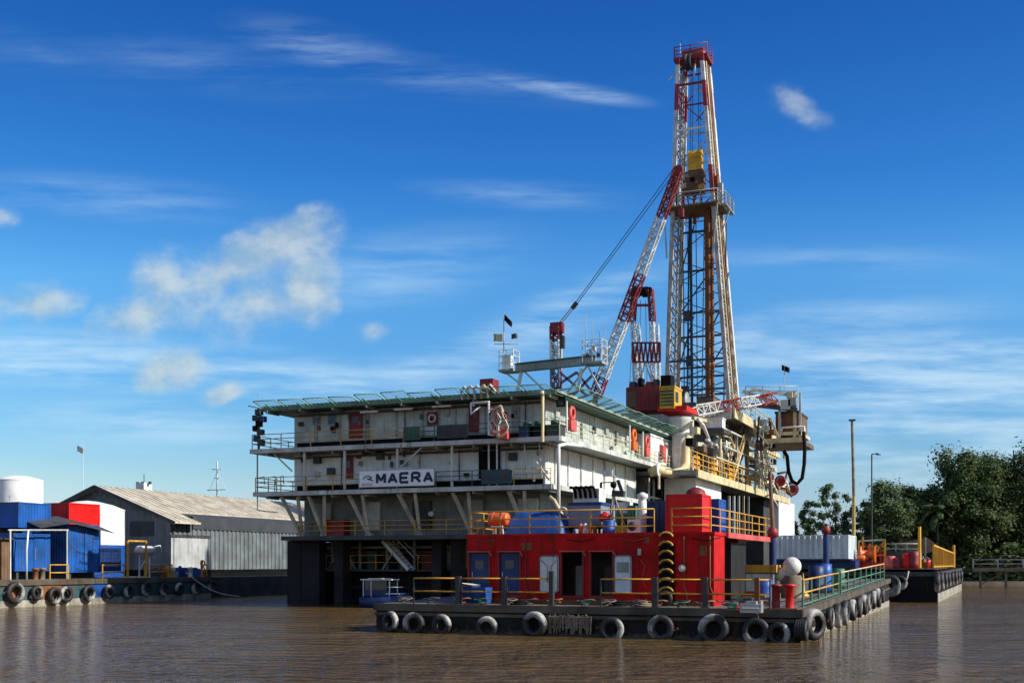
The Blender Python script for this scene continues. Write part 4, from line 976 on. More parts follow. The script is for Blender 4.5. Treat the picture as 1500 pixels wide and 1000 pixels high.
# lamp stack at the far upper corner of the deck
X, s = onY(379, FY+.2)
g = thing('lamp_tower','dark stack of lamps and horns on the outer upper deck corner','lamp tower',(X,FY+.2,12))
MB().tube((X,FY+.2,12),(X,FY+.2,15.2),.1,8).build('pole','dkgrey',g)
for k, (dx, z, w) in enumerate(((-.2,14.4,.55),(.35,14.3,.4),(.0,14.85,.45),(-.3,13.6,.3),(.15,13.3,.4),(-.2,12.8,.35),(.2,12.5,.4),(.0,13.95,.35))):
    MB().box(X+dx-w/2,X+dx+w/2,FY,FY+.5,z-.2,z+.22).build('lamp_housing',['dkgrey','navy','dkgrey','void'][k%4],g)
MB().tube((X-.1,FY+.2,15.1),(X-.1,FY+.2,16.4),.02,4).build('aerial','grey',g)
for px, py in ((382,700),(398,700),(410,697)):
    X, s = onY(px, FY+.4); g = thing('rail_hoop','small pale pipe hoop with a bent arm on the outer lower deck','pipe hoop',(X,FY+.4,8.7),'pipe hoops on the outer lower deck')
    MB().path([(X-.3,FY+.4,8.7),(X-.3,FY+.4,9.8),(X+.3,FY+.4,9.9),(X+.35,FY+.4,9.3)],.04,6).build('pipe','struct',g)
# outer corner frame of the lower deck
X0 = onY(376, FY)[0]
MB().path([(X0,FY+.1,8.36),(X0,FY+.1,7.3),(X0+1.8,FY+.1,7.1)],.05,6).build('corner_stay','struct',B)

# red crate seen under the lower deck and a lit flood lamp
X, s = onY(494, 77.4); single(MB().box(X-.8,X+.8,77.0,77.85,5.33,6.5).box(X-.86,X+.86,76.95,77.9,6.5,6.58),'red_crate','darkred','dull red crate in the shade on the lowest walkway of the rig','crate')
X, s = onY(631, 77.4); single(MB().lathe((X,77.3,6.9),[(.05,0),(.2,.03),(.2,.25)],12,'y').beam((X,77.45,6.9),(X,78.15,7.3),.08),'flood_lamp','white','small bright white lamp under the name board end of the deck','lamp')

# signal bridge on the helideck
Y = 86.0
g = thing('signal_bridge','white steel bridge with railed platforms at both ends above the helideck','bridge',PY(810,545,Y)*1.0)
p = PY(757,540,Y); q = PY(872,528,Y)
MB().beam(p,q,.6,.55).build('girder','grey',g); MB().beam(p+Vector((0,0,.34)),q+Vector((0,0,.34)),.75,.12).build('walkway','greend',g)
for a_, b_ in (((764,544),(758,572)),((768,544),(800,574)),((852,540),(846,575)),((860,536),(830,576)),((862,538),(880,572)),((740,545),(762,562))):
    MB().beam(PY(*a_,Y),PY(*b_,Y),.22 if a_[0] in (764,852) else .12).build('support_leg','white' if a_[0] in (764,852,862) else 'struct',g)
for a_, b_, zt, py in ((735,757,515,543),(856,886,500,532)):
    A = PY(a_,py,Y); Cc = PY(b_,py,Y)
    MB().box(A.x,Cc.x,Y-.7,Y+.7,A.z-.18,A.z).build('platform','grey',g)
    hh = zz(zt,onY(a_,Y)[1])-A.z
    mb = MB()
    for x in (A.x+.05,(A.x+Cc.x)/2,Cc.x-.05):
        for y in (Y-.65,Y+.65): mb.tube((x,y,A.z),(x,y,A.z+hh),.04,5)
    for z in (.35,.7,1.0):
        for y in (Y-.65,Y+.65): mb.tube((A.x,y,A.z+hh*z),(Cc.x,y,A.z+hh*z),.035,5)
        for x in (A.x+.05,Cc.x-.05): mb.tube((x,Y-.65,A.z+hh*z),(x,Y+.65,A.z+hh*z),.035,5)
    mb.build('platform_lattice','white',g)
    if a_ < 800: MB().box(A.x+.15,A.x+.9,Y-.3,Y+.3,A.z+.01,A.z+1.2).build('cabinet','white',g)
    else:
        for k in range(5): MB().box(A.x+.2+.3*k,A.x+.38+.3*k,Y-.3,Y+.1,A.z+.4+.25*(k%3),A.z+.75+.25*(k%3)).build('lamp_housing',['dkgrey','galv','white'][k%3],g)
for px, t_ in ((858,455),(868,470),(878,480),(886,478)): MB().tube(PY(px,530,Y),PY(px,t_,Y),.025,4).build('aerial','galv',g)
def flagpole(px, base, top, Y, fl, label, arm=None, mt='galv', r=.05):
    p = PY(px,base,Y); q = PY(px,top,Y)
    t = thing('flag_pole', label, 'flag pole', p)
    MB().tube(p,q,r,6,r*.6).build('pole',mt,t)
    if arm: 
        a_, b_, py = arm; MB().tube(PY(a_,py,Y),PY(b_,py,Y),.035,5).build('crossarm','cream',t)
    for fx0, fy0, fx1, fy1, mat in fl:
        n = 8; mb = MB(); A = PY(fx0,fy0,Y); Bv = PY(fx1,fy1,Y); hgt = abs(Bv.x-A.x)*.55+.15; ii = []
        for k in range(n+1):
            u = k/n; P = A.lerp(Bv,u); wv = .12*math.sin(u*7)*u
            ii.append(mb.add([(P.x,Y+wv,P.z),(P.x+.05*u,Y+wv+.02,P.z-hgt*.5),(P.x,Y+wv,P.z-hgt)]))
        for a_, b_ in zip(ii, ii[1:]):
            for j in range(2): mb.face((a_+j,b_+j,b_+j+1,a_+j+1), True)
        mb.build('flag',mat,t)
    return t
flagpole(738,516,457,Y,[(738,459,749,470,'void'),(736,489,722,489,'cream'),(749,489,757,488,'dkgrey')],'thin pole with a black pennant and pale flags on the signal bridge',(724,760,504),'galv')
flagpole(1149,572,531,126,[(1145,534,1156,538,'void')],'thin pole with a small black flag on the sunlit rig platform',None,'galv')
# ------------------------------------------------------------------ derrick
DX, DY = -28.85, 123.4
DB, DT = 18.3, 57.2
g = thing('derrick','tall white and red lattice drilling derrick with a dark red crown platform','derrick',(DX,DY,DB))
def dw(z):   # half width and half depth at height z
    f = (z-DB)/(DT-DB); return 3.45+(1.28-3.45)*f, 2.5+(1.75-2.5)*f
def dc(z, i, j): a, b = dw(z); return Vector((DX-1.0*(z-DB)/(DT-DB)+i*a, DY+j*b, z))
DB0 = DX
lz_ = [zz(y,125) for y in (166,128)]
bands = [(0,(.50,.46,.40)),(zz(330,125),(.62,.63,.60)),(zz(292,125),(.34,.05,.04)),(zz(252,125),(.66,.67,.64)),(lz_[0],(.36,.035,.03)),(lz_[1],(.70,.71,.68)),(zz(100,125),(.24,.02,.02))]
M['derr'] = pm('banded_derrick_paint',(0,0,0),.5,.3,.25,bands=[(z-DB if z else 0, c) for z, c in bands])
M['girt'] = pm('dark_girt_paint',(.05,.06,.075),.5,.3,.1); NL = 25; zs = [DB+(DT-DB)*k/NL for k in range(NL+1)]
for i in (-1,1):
    for j in (-1,1):
        MB().beam(dc(DB,i,j),dc(DT,i,j),.40,.40).build('leg','derr',g)
for i in (-1,1):        # laced side faces
    mb = MB()
    for k, (a, b) in enumerate(zip(zs, zs[1:])):
        mb.beam(dc(a,i,-1),dc(a,i,1),.15)
        mb.beam(dc(a,i,-1),dc(b,i,1),.13); mb.beam(dc(a,i,1),dc(b,i,-1),.13)
    mb.build('side_lattice','derr',g)
    # ladder with safety hoops up the inside of each laced face
    mb = MB()
    for q in (-.2,.2): mb.tube(dc(DB,i*.9,q),dc(DT-.5,i*.82,q),.05,4)
    for k in range(64): zq = DB+(DT-DB)*k/64; mb.tube(dc(zq,i*(.9-.08*k/64),-.2),dc(zq,i*(.9-.08*k/64),.2),.03,4)
    mb.build('ladder_lattice','grey' if i < 0 else 'derr',g)
for k in range(7):   # thin crossed bracing of the lower back face
    a, b = DB+(33.5-DB)*k/7+3, DB+(33.5-DB)*(k+1)/7+3
    MB().beam(dc(a,-1,1),dc(b,1,1),.09).build('brace','girt',g); MB().beam(dc(a,1,1),dc(b,-1,1),.09).build('brace','girt',g)
for k in range(6):   # white crossed bracing between the upper legs
    a, b = 37.5+k*3.2, 40.7+k*3.2
    MB().beam(dc(a,-1,1),dc(b,1,1),.10).build('brace','derr',g); MB().beam(dc(a,1,1),dc(b,-1,1),.10).build('brace','derr',g); MB().beam(dc(b,-1,1),dc(b,1,1),.14).build('girt','derr',g)
for j, ys in ((1,(388,450,486,532,546,573,330,215)),(-1,(532,575,196,130))):
    for py in ys:
        z = zz(py,125); mt = 'girt' if py > 300 else ('white' if py != 130 else 'darkred')
        MB().beam(dc(z,-1,j),dc(z,1,j),.2).build('girt',mt,g)
for (z0, i0, z1, i1) in ((450,-1,388,.35),(486,.1,430,.9),(532,-1,455,-.45),(532,.15,486,.95),(575,-.9,540,.2),(388,-1,320,-.4),(486,-1,540,.1)):
    a, b = zz(z0,125), zz(z1,125); MB().beam(dc(a,i0,1),dc(b,i1,1),.13).build('brace','girt',g)
# crown
z = DT; DX = DB0-1.0
mb = MB().box(DX-1.9,DX+1.8,DY-1.3,DY+1.3,z,z+.35).build('crown_platform','darkred',g)
mb = MB()
for x, y in ((-1.85,-1.25),(1.75,-1.25),(1.75,1.25),(-1.85,1.25),(-.1,-1.25),(-.1,1.25)): mb.tube((DX+x,DY+y,z+.35),(DX+x,DY+y,z+1.5),.06,5)
for h_ in (.7,1.1,1.5): mb.path([(DX-1.85,DY-1.25,z+h_),(DX+1.75,DY-1.25,z+h_),(DX+1.75,DY+1.25,z+h_),(DX-1.85,DY+1.25,z+h_),(DX-1.85,DY-1.25,z+h_)],.05,5)
mb.build('crown_lattice','darkred',g)
MB().box(DX-1.1,DX+1.2,DY-.8,DY+.8,z+.352,z+1.2).build('crown_block','pink',g)
MB().lathe((DX-.6,DY-.9,z-.2),[(.9,0),(.9,.2),(.7,.25),(.7,.4),(.9,.45),(.9,.6)],18,'x').build('crown_sheave','dkgrey',g)
MB().tube((DX-1.5,DY,z+1.2),(DX-1.5,DY,z+2.4),.04,5).build('aerial','galv',g)
for i in (-1,1): MB().beam(dc(z-2.2,i,-1),(DX+i*.5,DY-1.2,z-.05),.14).build('brace','derr',g)
# monkey board
DX = DB0-.5
z = zz(313,125)
MB().box(DX-3.0,DX+2.9,DY-3.4,DY+1.2,z,z+.16).build('monkey_board','brown',g)
MB().box(DX+2.92,DX+3.5,DY-2.2,DY+2.0,z+.1,z+.24).build('side_platform','grey',g)
mb = MB()
for x, y in ((-2.9,-3.3),(-1,-3.3),(1,-3.3),(2.8,-3.3),(3.4,-2.1),(3.4,0),(3.4,1.9)): mb.tube((DX+x,DY+y,z+.2),(DX+x,DY+y,z+1.5),.07,5)
for h_ in (.7,1.1,1.5): mb.path([(DX-2.9,DY-1,z+h_),(DX-2.9,DY-3.3,z+h_),(DX+2.8,DY-3.3,z+h_),(DX+2.8,DY-2.1,z+h_),(DX+3.4,DY-2.1,z+h_),(DX+3.4,DY+1.9,z+h_)],.06,5)
mb.build('board_lattice','grey',g)
for k in range(9): x = DX-2.6+.62*k; MB().box(x,x+.12,DY-3.2,DY-.4,z+.17,z+.3).build('finger','dkgrey',g)
for k, (x, zt, mt) in enumerate(((-2.6,2.6,'grey'),(-1.9,3.6,'struct'),(2.2,3.2,'rust'),(2.7,2.4,'struct'),(-2.2,1.8,'pink'))): MB().box(DX+x-.25,DX+x+.25,DY-1.6,DY-1.1,z+.21,z+.2+zt).build('wind_panel',mt,g)
MB().beam((DX+3.4,DY,z+.1),dc(z-4,1,0),.12).build('brace','struct',g)
MB().beam((DX-2.9,DY-3.3,z),dc(z-5,-1,-1),.14).build('brace','struct',g); MB().beam((DX+2.8,DY-3.3,z),dc(z-5,1,-1),.14).build('brace','struct',g)
for k in range(10):   # ladder cages and cables down the sides
    x = rnd.choice((-1,1)); 
for i, j, mt in ((-1.07,-.5,'grey'),(-1.06,.5,'struct'),(1.06,-.4,'cream'),(1.08,.6,'white'),(1.05,.1,'rust')): MB().tube((DB0+i*3.45,DY+j*2.55,DB),(DB0-1.0+i*1.4,DY+j*1.7,DT-.3),.09 if mt != 'white' else .13,6).build('standpipe',mt,g)
DX = DB0
# travelling block, top drive, guide rails
zt = DT-.1
t = thing('travelling_block','yellow travelling block with a dirty top drive hanging inside the derrick','travelling block',(DX,DY-.2,zz(285,125)))
za, zb = zz(250,125), zz(222,125)
X, s = onY(1019, DY-.2); DXb = X
mb = MB(); mb.box(X-.75,X+.75,DY-.65,DY+.25,za,zb-.4); mb.lathe((X-.72,DY-.2,zb-.45),[(.62,0),(.62,1.44)],16,'x'); mb.build('block','yellowb',t)
zc = zz(284,125); MB().box(X-1.05,X+1.0,DY-.8,DY+.3,zc,za-.15).build('top_drive','brown',t)
for dx, dz_, w, mt in ((-1.1,.6,.5,'struct'),(.7,.3,.5,'yellow'),(-.2,1.2,.45,'void'),(.9,1.5,.35,'rust'),(-.8,1.7,.35,'grey'),(.3,.9,.3,'pink')): MB().box(X+dx-w/2,X+dx+w/2,DY-1.0,DY-.805,zc+dz_,zc+dz_+w).build('motor_box',mt,t)
MB().tube((X-.1,DY-.2,zc),(X-.1,DY-.2,zc-3.2),.2,8).build('drill_shaft','rust',t)
MB().tube((X-.9,DY-.5,zc+.1),(X-.4,DY-.5,zc-2.8),.08,6).build('link_arm','rust',t); MB().tube((X+.9,DY-.5,zc+.1),(X+.3,DY-.5,zc-2.8),.08,6).build('link_arm','rust',t)
for k, (dx, mt) in enumerate(((-.6,'cable'),(-.35,'cable'),(.35,'cable'),(.6,'cable'))): MB().tube((X+dx,DY-.2,zb-.2),(X+dx*.8,DY-.2,zt),.035,4).build('wire_rope',mt,t)
# stands of drill pipe in the derrick
X, s = onY(1041.5, DY-1.3)
zt2 = zz(303,s); stands = [(dx,dy,mt,rr) for dx, dy, mt, rr in ((-.42,0,'rust',.17),(-.12,-.1,'rust',.2),(.22,0,'rust',.18),(.02,.3,'brown',.2),(-.3,.35,'brown',.2))]
for k, (dx, dy, mt, rr) in enumerate(stands):
    mb = MB().tube((X+dx,DY-1.3+dy,DB),(X+dx-.12,DY-1.3+dy,zt2),rr,8)
    for q in range(1,4): zq = DB+(zt2-DB)*q/4; mb.lathe((X+dx-.03*q,DY-1.3+dy,zq),[(rr,0),(rr*1.3,.05),(rr*1.3,.5),(rr,.55)],8)
    single(mb,'drill_pipe',mt,'rust brown drill pipe standing tall in a tight bundle inside the derrick','drill pipe','drill pipes racked in the derrick')
for k, (px, top, r, mt) in enumerate(((1014,300,.16,'girt'),(1006,305,.09,'girt'),(1022,310,.05,'cable'),(1028,300,.06,'girt'),(1010,340,.05,'cable'),(1060,320,.08,'cable'),(1003,355,.06,'cable'))):
    X, s = onY(px, DY+.6); mb = MB().tube((X,DY+.6,DB),(X+(.3 if k%2 else -.2),DY+.6,zz(top,s)),r,6); 
    if k in (1,4,6): mb.box(X-.35,X+.4,DY+.4,DY+.8,zz(440+k*22,s)-.6,zz(440+k*22,s)+.5)
    single(mb,'hanging_line',mt,'dark slim pipe or line hanging straight inside the derrick','line','lines hanging inside the derrick')
# draped hoses in the derrick
X, s = onY(1050,DY-.5)
single(MB().path([(X-.7,DY-.5,zz(380,s)),(X-.75,DY-.5,zz(425,s)),(X-.3,DY-.5,zz(447,s)),(X+.8,DY-.3,zz(435,s)),(X+1.2,DY-.2,zz(400,s))],.09,7),'mud_hose','girt','black hose drooping in a curve between drill pipes and derrick leg','hose')

# ------------------------------------------------------------------ substructure behind the quarters
g = thing('drill_substructure','crowded cream and grey steel substructure that carries the drill floor','substructure',(-35,110,2.75)); S = g
MB().box(-38.5,-23.2,112,136,17.9,18.3).build('drill_floor','grey',g)
MB().box(-38.3,-23.4,111.9,111.998,17.2,18.25).build('edge_beam','struct',g); MB().box(-23.198,-23.05,112,136,17.3,18.25).build('edge_beam','cream',g)
MB().box(-46,-24,98.98+1,150,11.0,11.4).build('main_deck','grey',g); MB().box(-23.998,-23.8,100,150,10.75,11.45).build('edge_beam','cream',g)
M['subw'] = pm('grimy_grey_cladding',(.30,.32,.31),.55,.35,.2)
for x0, x1, y0, y1, z0, z1, mt in ((-45,-27.2,113,134,14.6,17.1,'subw'),(-45,-26.8,121,122.5,11.41,14.6,'subw'),(-27.6,-26.9,126,133,11.41,17,'cream'),(-45,-30,112.5,113,11.41,17,'dkgrey'),
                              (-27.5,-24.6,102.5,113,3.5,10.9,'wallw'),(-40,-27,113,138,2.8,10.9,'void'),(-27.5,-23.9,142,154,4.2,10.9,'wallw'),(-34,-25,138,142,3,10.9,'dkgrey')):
    MB().box(x0,x1,y0,y1,z0,z1).build('wall',mt,g)
MB().box(-27.19,-27.1,114,119.5,12.2,14.2).build('opening','void',g)
p = PX(1010,660,-26.6); MB().box(-26.7,-26.3,p.y,p.y+.5,11.42,17.1).build('column','white',g)
for px, py0, py1, mt, w in ((1074,610,720,'grey',.55),(1083,640,705,'struct',.3),(1095,640,720,'cream',.35),(1108,650,710,'cream',.3),(1048,640,690,'struct',.4),(1060,600,690,'struct',.3)):
    p = PX(px,py0,-25.6); q = PX(px,py1,-25.6); MB().beam((p.x,p.y,max(11.41,q.z)),(p.x,p.y,p.z),w).build('column',mt,g)
for a_, b_, mt, w in (((1080,640),(1140,668),'cream',.5),((1085,660),(1135,688),'cream',.5),((1070,676),(1120,700),'struct',.3),((1015,612),(1060,622),'cream',.3),((1060,650),(1100,640),'struct',.25),((1050,628),(1080,670),'struct',.22),
                       ((1100,640),(1078,690),'cream',.2),((1110,645),(1128,690),'brown',.25),((1072,700),(1100,715),'white',.4),((1105,700),(1150,712),'white',.45),((1090,620),(1060,650),'struct',.2),((1104,618),(1130,655),'struct',.2),((1020,650),(1046,652),'struct',.35)):
    MB().beam(PX(*a_,-25.2),PX(*b_,-25.2),w).build('beam',mt,g)
for k in range(5):   # vertical pale pipes in front of the dark recess
    px = 1068+k*7; p = PX(px,726,-24.4); q = PX(px,782,-24.4); MB().beam(p,q,.22).build('mullion',['struct','white','struct','cream','grey'][k],g)
for k in range(28):
    px = rnd.uniform(1012,1140); py = rnd.uniform(614,700); X = rnd.uniform(-26.6,-24.4); p = PX(px,py,X)
    if p.z < 11.6: p.z = 11.6
    w = rnd.uniform(.25,.75); mt = rnd.choice(['struct','cream','grey','brown','dkgrey','white','rust','void'])
    MB().box(p.x-w/2,p.x+w/2,p.y-w,p.y+w,p.z-w/2,p.z+w*.5).build('junction_box',mt,g)
for k in range(16):
    px = rnd.uniform(1015,1140); py = rnd.uniform(612,690); X = rnd.uniform(-25.6,-24.3); p = PX(px,py,X); p.z = max(p.z,11.8); mt = rnd.choice(['cream','struct','grey','white','rust'])
    MB().path([p,p+Vector((0,rnd.uniform(2,6),rnd.uniform(-.3,.3))),p+Vector((.1,rnd.uniform(4,7),-rnd.uniform(.8,2)))],rnd.uniform(.07,.16),7).build('pipe',mt,g)
Yp, s = onX(1012,-23.95)
railing('deck_railing','long yellow railing along the sunlit edge of the main rig deck',[(-23.95,onX(1012,-23.95)[0],11.42),(-23.95,onX(1150,-23.95)[0],11.42)],1.5,(.5,1.0,1.5),2.2,.055,'yellow','railings of the drilling deck')
for k in range(4):
    y = onX(1016+k*26,-24.1)[0]; single(MB().box(-24.12,-24.06,y,y+2.2,11.5,12.7).box(-24.16,-24.121,y+.2,y+2,11.9,12.2),'mesh_panel','yellow','yellow panel tied inside the main deck railing','panel','yellow panels along the main deck railing')
# drill-floor front railing and drawworks clutter under the derrick
railing('floor_railing','cream railing along the sunlit edge of the drill floor',[(-23.3,113,18.3),(-23.3,135,18.3)],1.4,(.5,.95,1.4),2.6,.05,'cream','railings of the drilling deck')
g = thing('drawworks','dark drawworks housing with panels at the foot of the derrick','drawworks',(-30,117,18.3))
MB().box(-34.6,-32.2,115,119,18.31,21.6).build('housing','void',g); MB().box(-32.1,-27.5,114,117,18.31,19.3).build('housing','dkgrey',g); MB().lathe((-31,115.6,19.6),[(.3,0),(1.0,.05),(1.0,.2),(.55,.25),(.55,2.2),(1.0,2.25),(1.0,2.4),(.3,2.5)],18,'x').build('drum','grey',g)
MB().box(-27.3,-25.6,114,117,18.31,19.7).build('doghouse','brown',g); MB().box(-27.32,-25.58,113.96,117.04,19.702,19.85).build('roof','dkgrey',g)
# right hand cantilever pods
g = thing('cantilever_pod','brown cantilevered platform with a rusty box standing out beside the drill floor','platform',(-22,124,15.8))
pz = 15.6; x0 = onY(1112,123)[0]; x1 = onY(1178,123)[0]
MB().box(x0,x1,122,130,pz,pz+.45).build('deck','brown',g)
MB().box(onY(1120,121.9)[0],x1,121.85,121.998,pz+.1,pz+.6).build('edge_beam','cream',g)
q0 = onY(1136,123)[0]; q1 = onY(1170,123)[0]; s = onY(1150,123)[1]
MB().box(q0,q1,123,129,zz(632,s),zz(605,s)).build('rusty_box','brown',g); MB().box(q0-.08,q1+.08,122.9,129.1,zz(605,s)+.003,zz(602,s)).build('roof','dkgrey',g); MB().box(q0,q1+.3,122.5,129,zz(638,s),zz(633,s)).build('deck','cream',g)
for k in range(6): MB().box(q0+.2+k*.38,q0+.32+k*.38,122.93,122.998,zz(630,s),zz(607,s)).build('rib','rust',g)
for px, t_, mt, w in ((1178,626,'white',.22),(1164,572,'cream',.28),(1142,600,'struct',.25),(1128,612,'brown',.3),(1172,575,'struct',.2)):
    X, s2 = onY(px,122.6); MB().beam((X,122.6,pz+.45),(X,122.6,zz(t_,s2)),w).build('post',mt,g)
MB().path([(onY(1140,122.4)[0],122.4,zz(650,s)),(onY(1146,122.4)[0],122.4,zz(627,s)),(onY(1178,122.4)[0],122.4,zz(627,s)),(onY(1179,122.4)[0],122.4,zz(650,s))],.12,7).build('pipe','white',g)
for a_, b_, mt in (((1098,650),(1128,612),'struct'),((1098,620),(1130,655),'cream'),((1112,610),(1108,660),'dkgrey'),((1120,660),(1140,640),'struct'),((1128,612),(1140,640),'cream')): MB().beam(PY(*a_,121.5),PY(*b_,121.5),.2).build('brace',mt,g)
for px, py, w, mt in ((1118,640,.8,'dkgrey'),(1128,650,.7,'void'),(1112,655,.5,'rust'),(1122,628,.6,'struct'),(1106,632,.5,'cream'),(1116,618,.6,'struct'),(1130,632,.5,'rust'),(1160,588,.8,'grey'),(1150,592,1.0,'struct'),(1156,578,.6,'cream'),(1134,590,.7,'darkred')):
    p = PY(px,py,121.8); MB().box(p.x-w/2,p.x+w/2,121.9,123,p.z-w/2,p.z+w/2).build('machine_box',mt,g)
p = PY(1166,568,123); q = PY(1092,578,121)
MB().beam(PY(1088,573,121.5),PY(1140,590,121.5),.35).build('beam','cream',g); MB().beam(PY(1100,570,121.5),PY(1168,580,122.5),.3).build('beam','struct',g); MB().beam(PY(1092,592,121.5),PY(1168,600,122.5),.4).build('beam','dkgrey',g)
railing('pod_railing','small pale railing round the top of the cantilever pod beside the derrick',[PY(1092,580,122.2),PY(1168,580,122.2)],1.0,(.5,1.0),2,.05,'struct','railings of the drilling deck')
# hose loop
X = onY(1150,122)[0]
hp = [(1148,660),(1153,668),(1155,690),(1160,704),(1168,708),(1175,700),(1178,680),(1179,655),(1177,632)]
single(MB().path([PY(a_,b_,121.4) for a_, b_ in hp],.19,8),'mud_hose','void','thick black hose hanging in a loop from the cantilever pod','hose')
# red valve wheels at the end of the main deck
g = thing('pipe_manifold','white pipe manifold with red valves at the end of the main rig deck','manifold',PX(1150,722,-23.5))
for px, py, r in ((1143,704,.55),(1160,716,.75),(1133,714,.5),(1128,698,.35)): 
    p = PX(px,py,-23.3); w_ = MB(); w_.torus(p,r,.13,'y',18,6); w_.tube(p-Vector((r,0,0)),p+Vector((r,0,0)),.07,6); w_.lathe(p+Vector((0,.05,0)),[(r*.75,0),(r*.75,.3)],14,'y'); w_.build('valve_wheel','darkred',g)
for k in range(7):
    p = PX(rnd.uniform(1120,1164),rnd.uniform(692,726),-23.8); MB().path([p,p+Vector((rnd.uniform(.5,1.4),0,rnd.uniform(-.3,.3))),p+Vector((rnd.uniform(.6,1.2),.8,-rnd.uniform(.5,1.3)))],.15,7).build('pipe',['white','green','struct','cream','white','rust','brown'][k],g)
# stored red and white boom section and white box under it
a = PX(1018,603,-25.0); b = PX(1138,584,-24.0)
a = PY(1018,603,110); b = PY(1136,583,116)
M['boomst'] = pm('banded_boom_paint',(0,0,0),.45,.25,.08,bands=[(0,(.66,.66,.63))])
def banded(name, a, b, wa, wb, fr, cols, n, r, parent, u=None):
    for (f0, f1), cc in zip(zip(fr, fr[1:]), cols):
        lattice(MB(), a.lerp(b,f0), a.lerp(b,f1), wa+(wb-wa)*f0, wa+(wb-wa)*f1, max(1,round(n*(f1-f0))), r, None, u).build(name, cc, parent)
g = thing('stored_boom','red and white lattice boom section laid level before the drill floor','boom section',a)
banded('boom_lattice',a,b,1.0,.9,[0,.3,.55,.78,1],['white','darkred','white','darkred'],14,.09,g,(0,1,0))
X0 = onY(1025,109)[0]; X1, s = onY(1058,109)
single(MB().box(X0,X1,109,110.4,zz(626,s),zz(613,s)).box(X0-.05,X1+.05,108.95,110.45,zz(613,s)+.003,zz(611,s)),'white_locker','white','long white locker hung under the stored red and white boom','locker')
single(MB().box(onY(1023,108.5)[0],onY(1060,108.5)[0],108.5,111,zz(634,s),zz(628,s)).box(onY(1030,109)[0],onY(1034,109)[0],109,109.5,11.42,zz(634,s)),'rack_shelf','dkgrey','dark steel shelf below the long white locker','shelf')
# ------------------------------------------------------------------ crane beside the quarters (machinery house, cab, mast)
px_, Yc = 997, 106.0
Xc_, s = onY(px_, Yc)
g = thing('pedestal_crane','deck crane with dark red machinery house and yellow cab on a white pedestal','crane',(Xc_,Yc,3))
MB().lathe((Xc_,Yc,3),[(1.0,0),(1.0,.2),(.82,.25),(.82,zz(628,s)-3),(1.15,zz(618,s)-3),(1.15,zz(612,s)-3)],20).build('pedestal','white',g)
z0 = zz(605,s); z1 = zz(598,s)
MB().box(onY(963,Yc-2)[0],onY(1006,Yc-2)[0],Yc-2,Yc+2,z0,z1).build('turntable','redbox',g)
x0 = onY(917,Yc-1)[0]; x1 = onY(966,Yc-1)[0]; s1 = onY(940,Yc-1)[1]
MB().box(x0,x1,Yc-1,Yc+2.2,zz(601,s1),zz(566,s1)).build('machinery_house','darkred',g)
for k in range(4): xx = x0+(x1-x0)*(.15+.24*k); MB().box(xx,xx+.12,Yc-1.05,Yc-1.002,zz(599,s1),zz(568,s1)).build('rib','darkred',g)
MB().box(x0+.1,x0+1,Yc-1.06,Yc-1.002,zz(595,s1),zz(572,s1)).build('door','brown',g)
a_ = PY(945,566,Yc)
for k, (dx, w, h_, mt) in enumerate(((.2,.5,.6,'dkgrey'),(1.0,.4,.9,'void'),(1.8,.6,.5,'darkred'),(2.5,.4,.7,'dkgrey'))): MB().box(x0+dx,x0+dx+w,Yc-.5,Yc+.5,zz(566,s1)+.003,zz(566,s1)+h_).build('exhaust_box',mt,g)
x0 = onY(966.5,Yc-2.2)[0]; x1 = onY(988,Yc-2.2)[0]; s2 = onY(977,Yc-2.2)[1]
c = MB().box(x0,x1,Yc-2.2,Yc-.5+1.0,zz(598,s2)+.003,zz(568,s2)).build('cab','yellowb',g)
lv = MB()
for k in range(5): zk = zz(594-k*5,s2); lv.box(x0+.08,x1-.08,Yc-2.26,Yc-2.202,zk,zk+.16)
lv.build('louvre','greend',c)
MB().box(x1+.002,x1+.04,Yc-1.9,Yc-.9,zz(588,s2),zz(573,s2)).build('window','glass',c)
MB().box(x0-.05,x1+.05,Yc-2.25,Yc+.55,zz(568,s2)+.003,zz(565,s2)).build('roof','yellowb',c)
MB().box(onY(970,Yc)[0],onY(985,Yc)[0],Yc-.6,Yc+.8,zz(565,s2)+.01,zz(545,s2)).build('winch_head','void',g)
# gantry mast with red head and chevron panel
Yg = Yc+.2; sg = onY(941,Yg)[1]
def col2(a, b, w, mt, nm='mast_leg'): MB().beam(PY(*a,Yg),PY(*b,Yg),w).build(nm,mt,g)
for pa, pb in (((932,566),(927,470)),((958,566),(955,470))): 
    for yy in (0,1.6): lattice(MB(),PY(*pa,Yg)+Vector((0,yy,0)),PY(*pb,Yg)+Vector((0,yy,0)),.42,.36,9,.045,.03).build('mast_lattice','white',g)
for pa, pb in (((926,470),(930,424)),((956,470),(953,424))): lattice(MB(),PY(*pa,Yg),PY(*pb,Yg),.5,.42,5,.07,.045).build('mast_lattice','darkred',g)
for py, w in ((424,.4),(447,.22),(430,.22)): col2((928,py),(954,py),w,'void' if py == 424 else 'darkred','crosshead')
MB().lathe(PY(941,428,Yg)+Vector((-.5,0,0)),[(.5,0),(.5,.15),(.35,.2),(.35,.5),(.5,.55),(.5,1.0)],14,'x').build('head_sheave','void',g)
pa = []
for k in range(7): pa += [PY(927+k*6.2,502,Yg-.3),PY(930+k*6.2,530,Yg-.3)]
mb = MB()
for p, q in zip(pa, pa[1:]): mb.beam(p,q,.13)
for py in (502,530): mb.beam(PY(927,py,Yg-.3),PY(967,py,Yg-.3),.16)
for px in (927,967): mb.beam(PY(px,502,Yg-.3),PY(px,530,Yg-.3),.16)
mb.build('chevron_lattice','darkred',g)
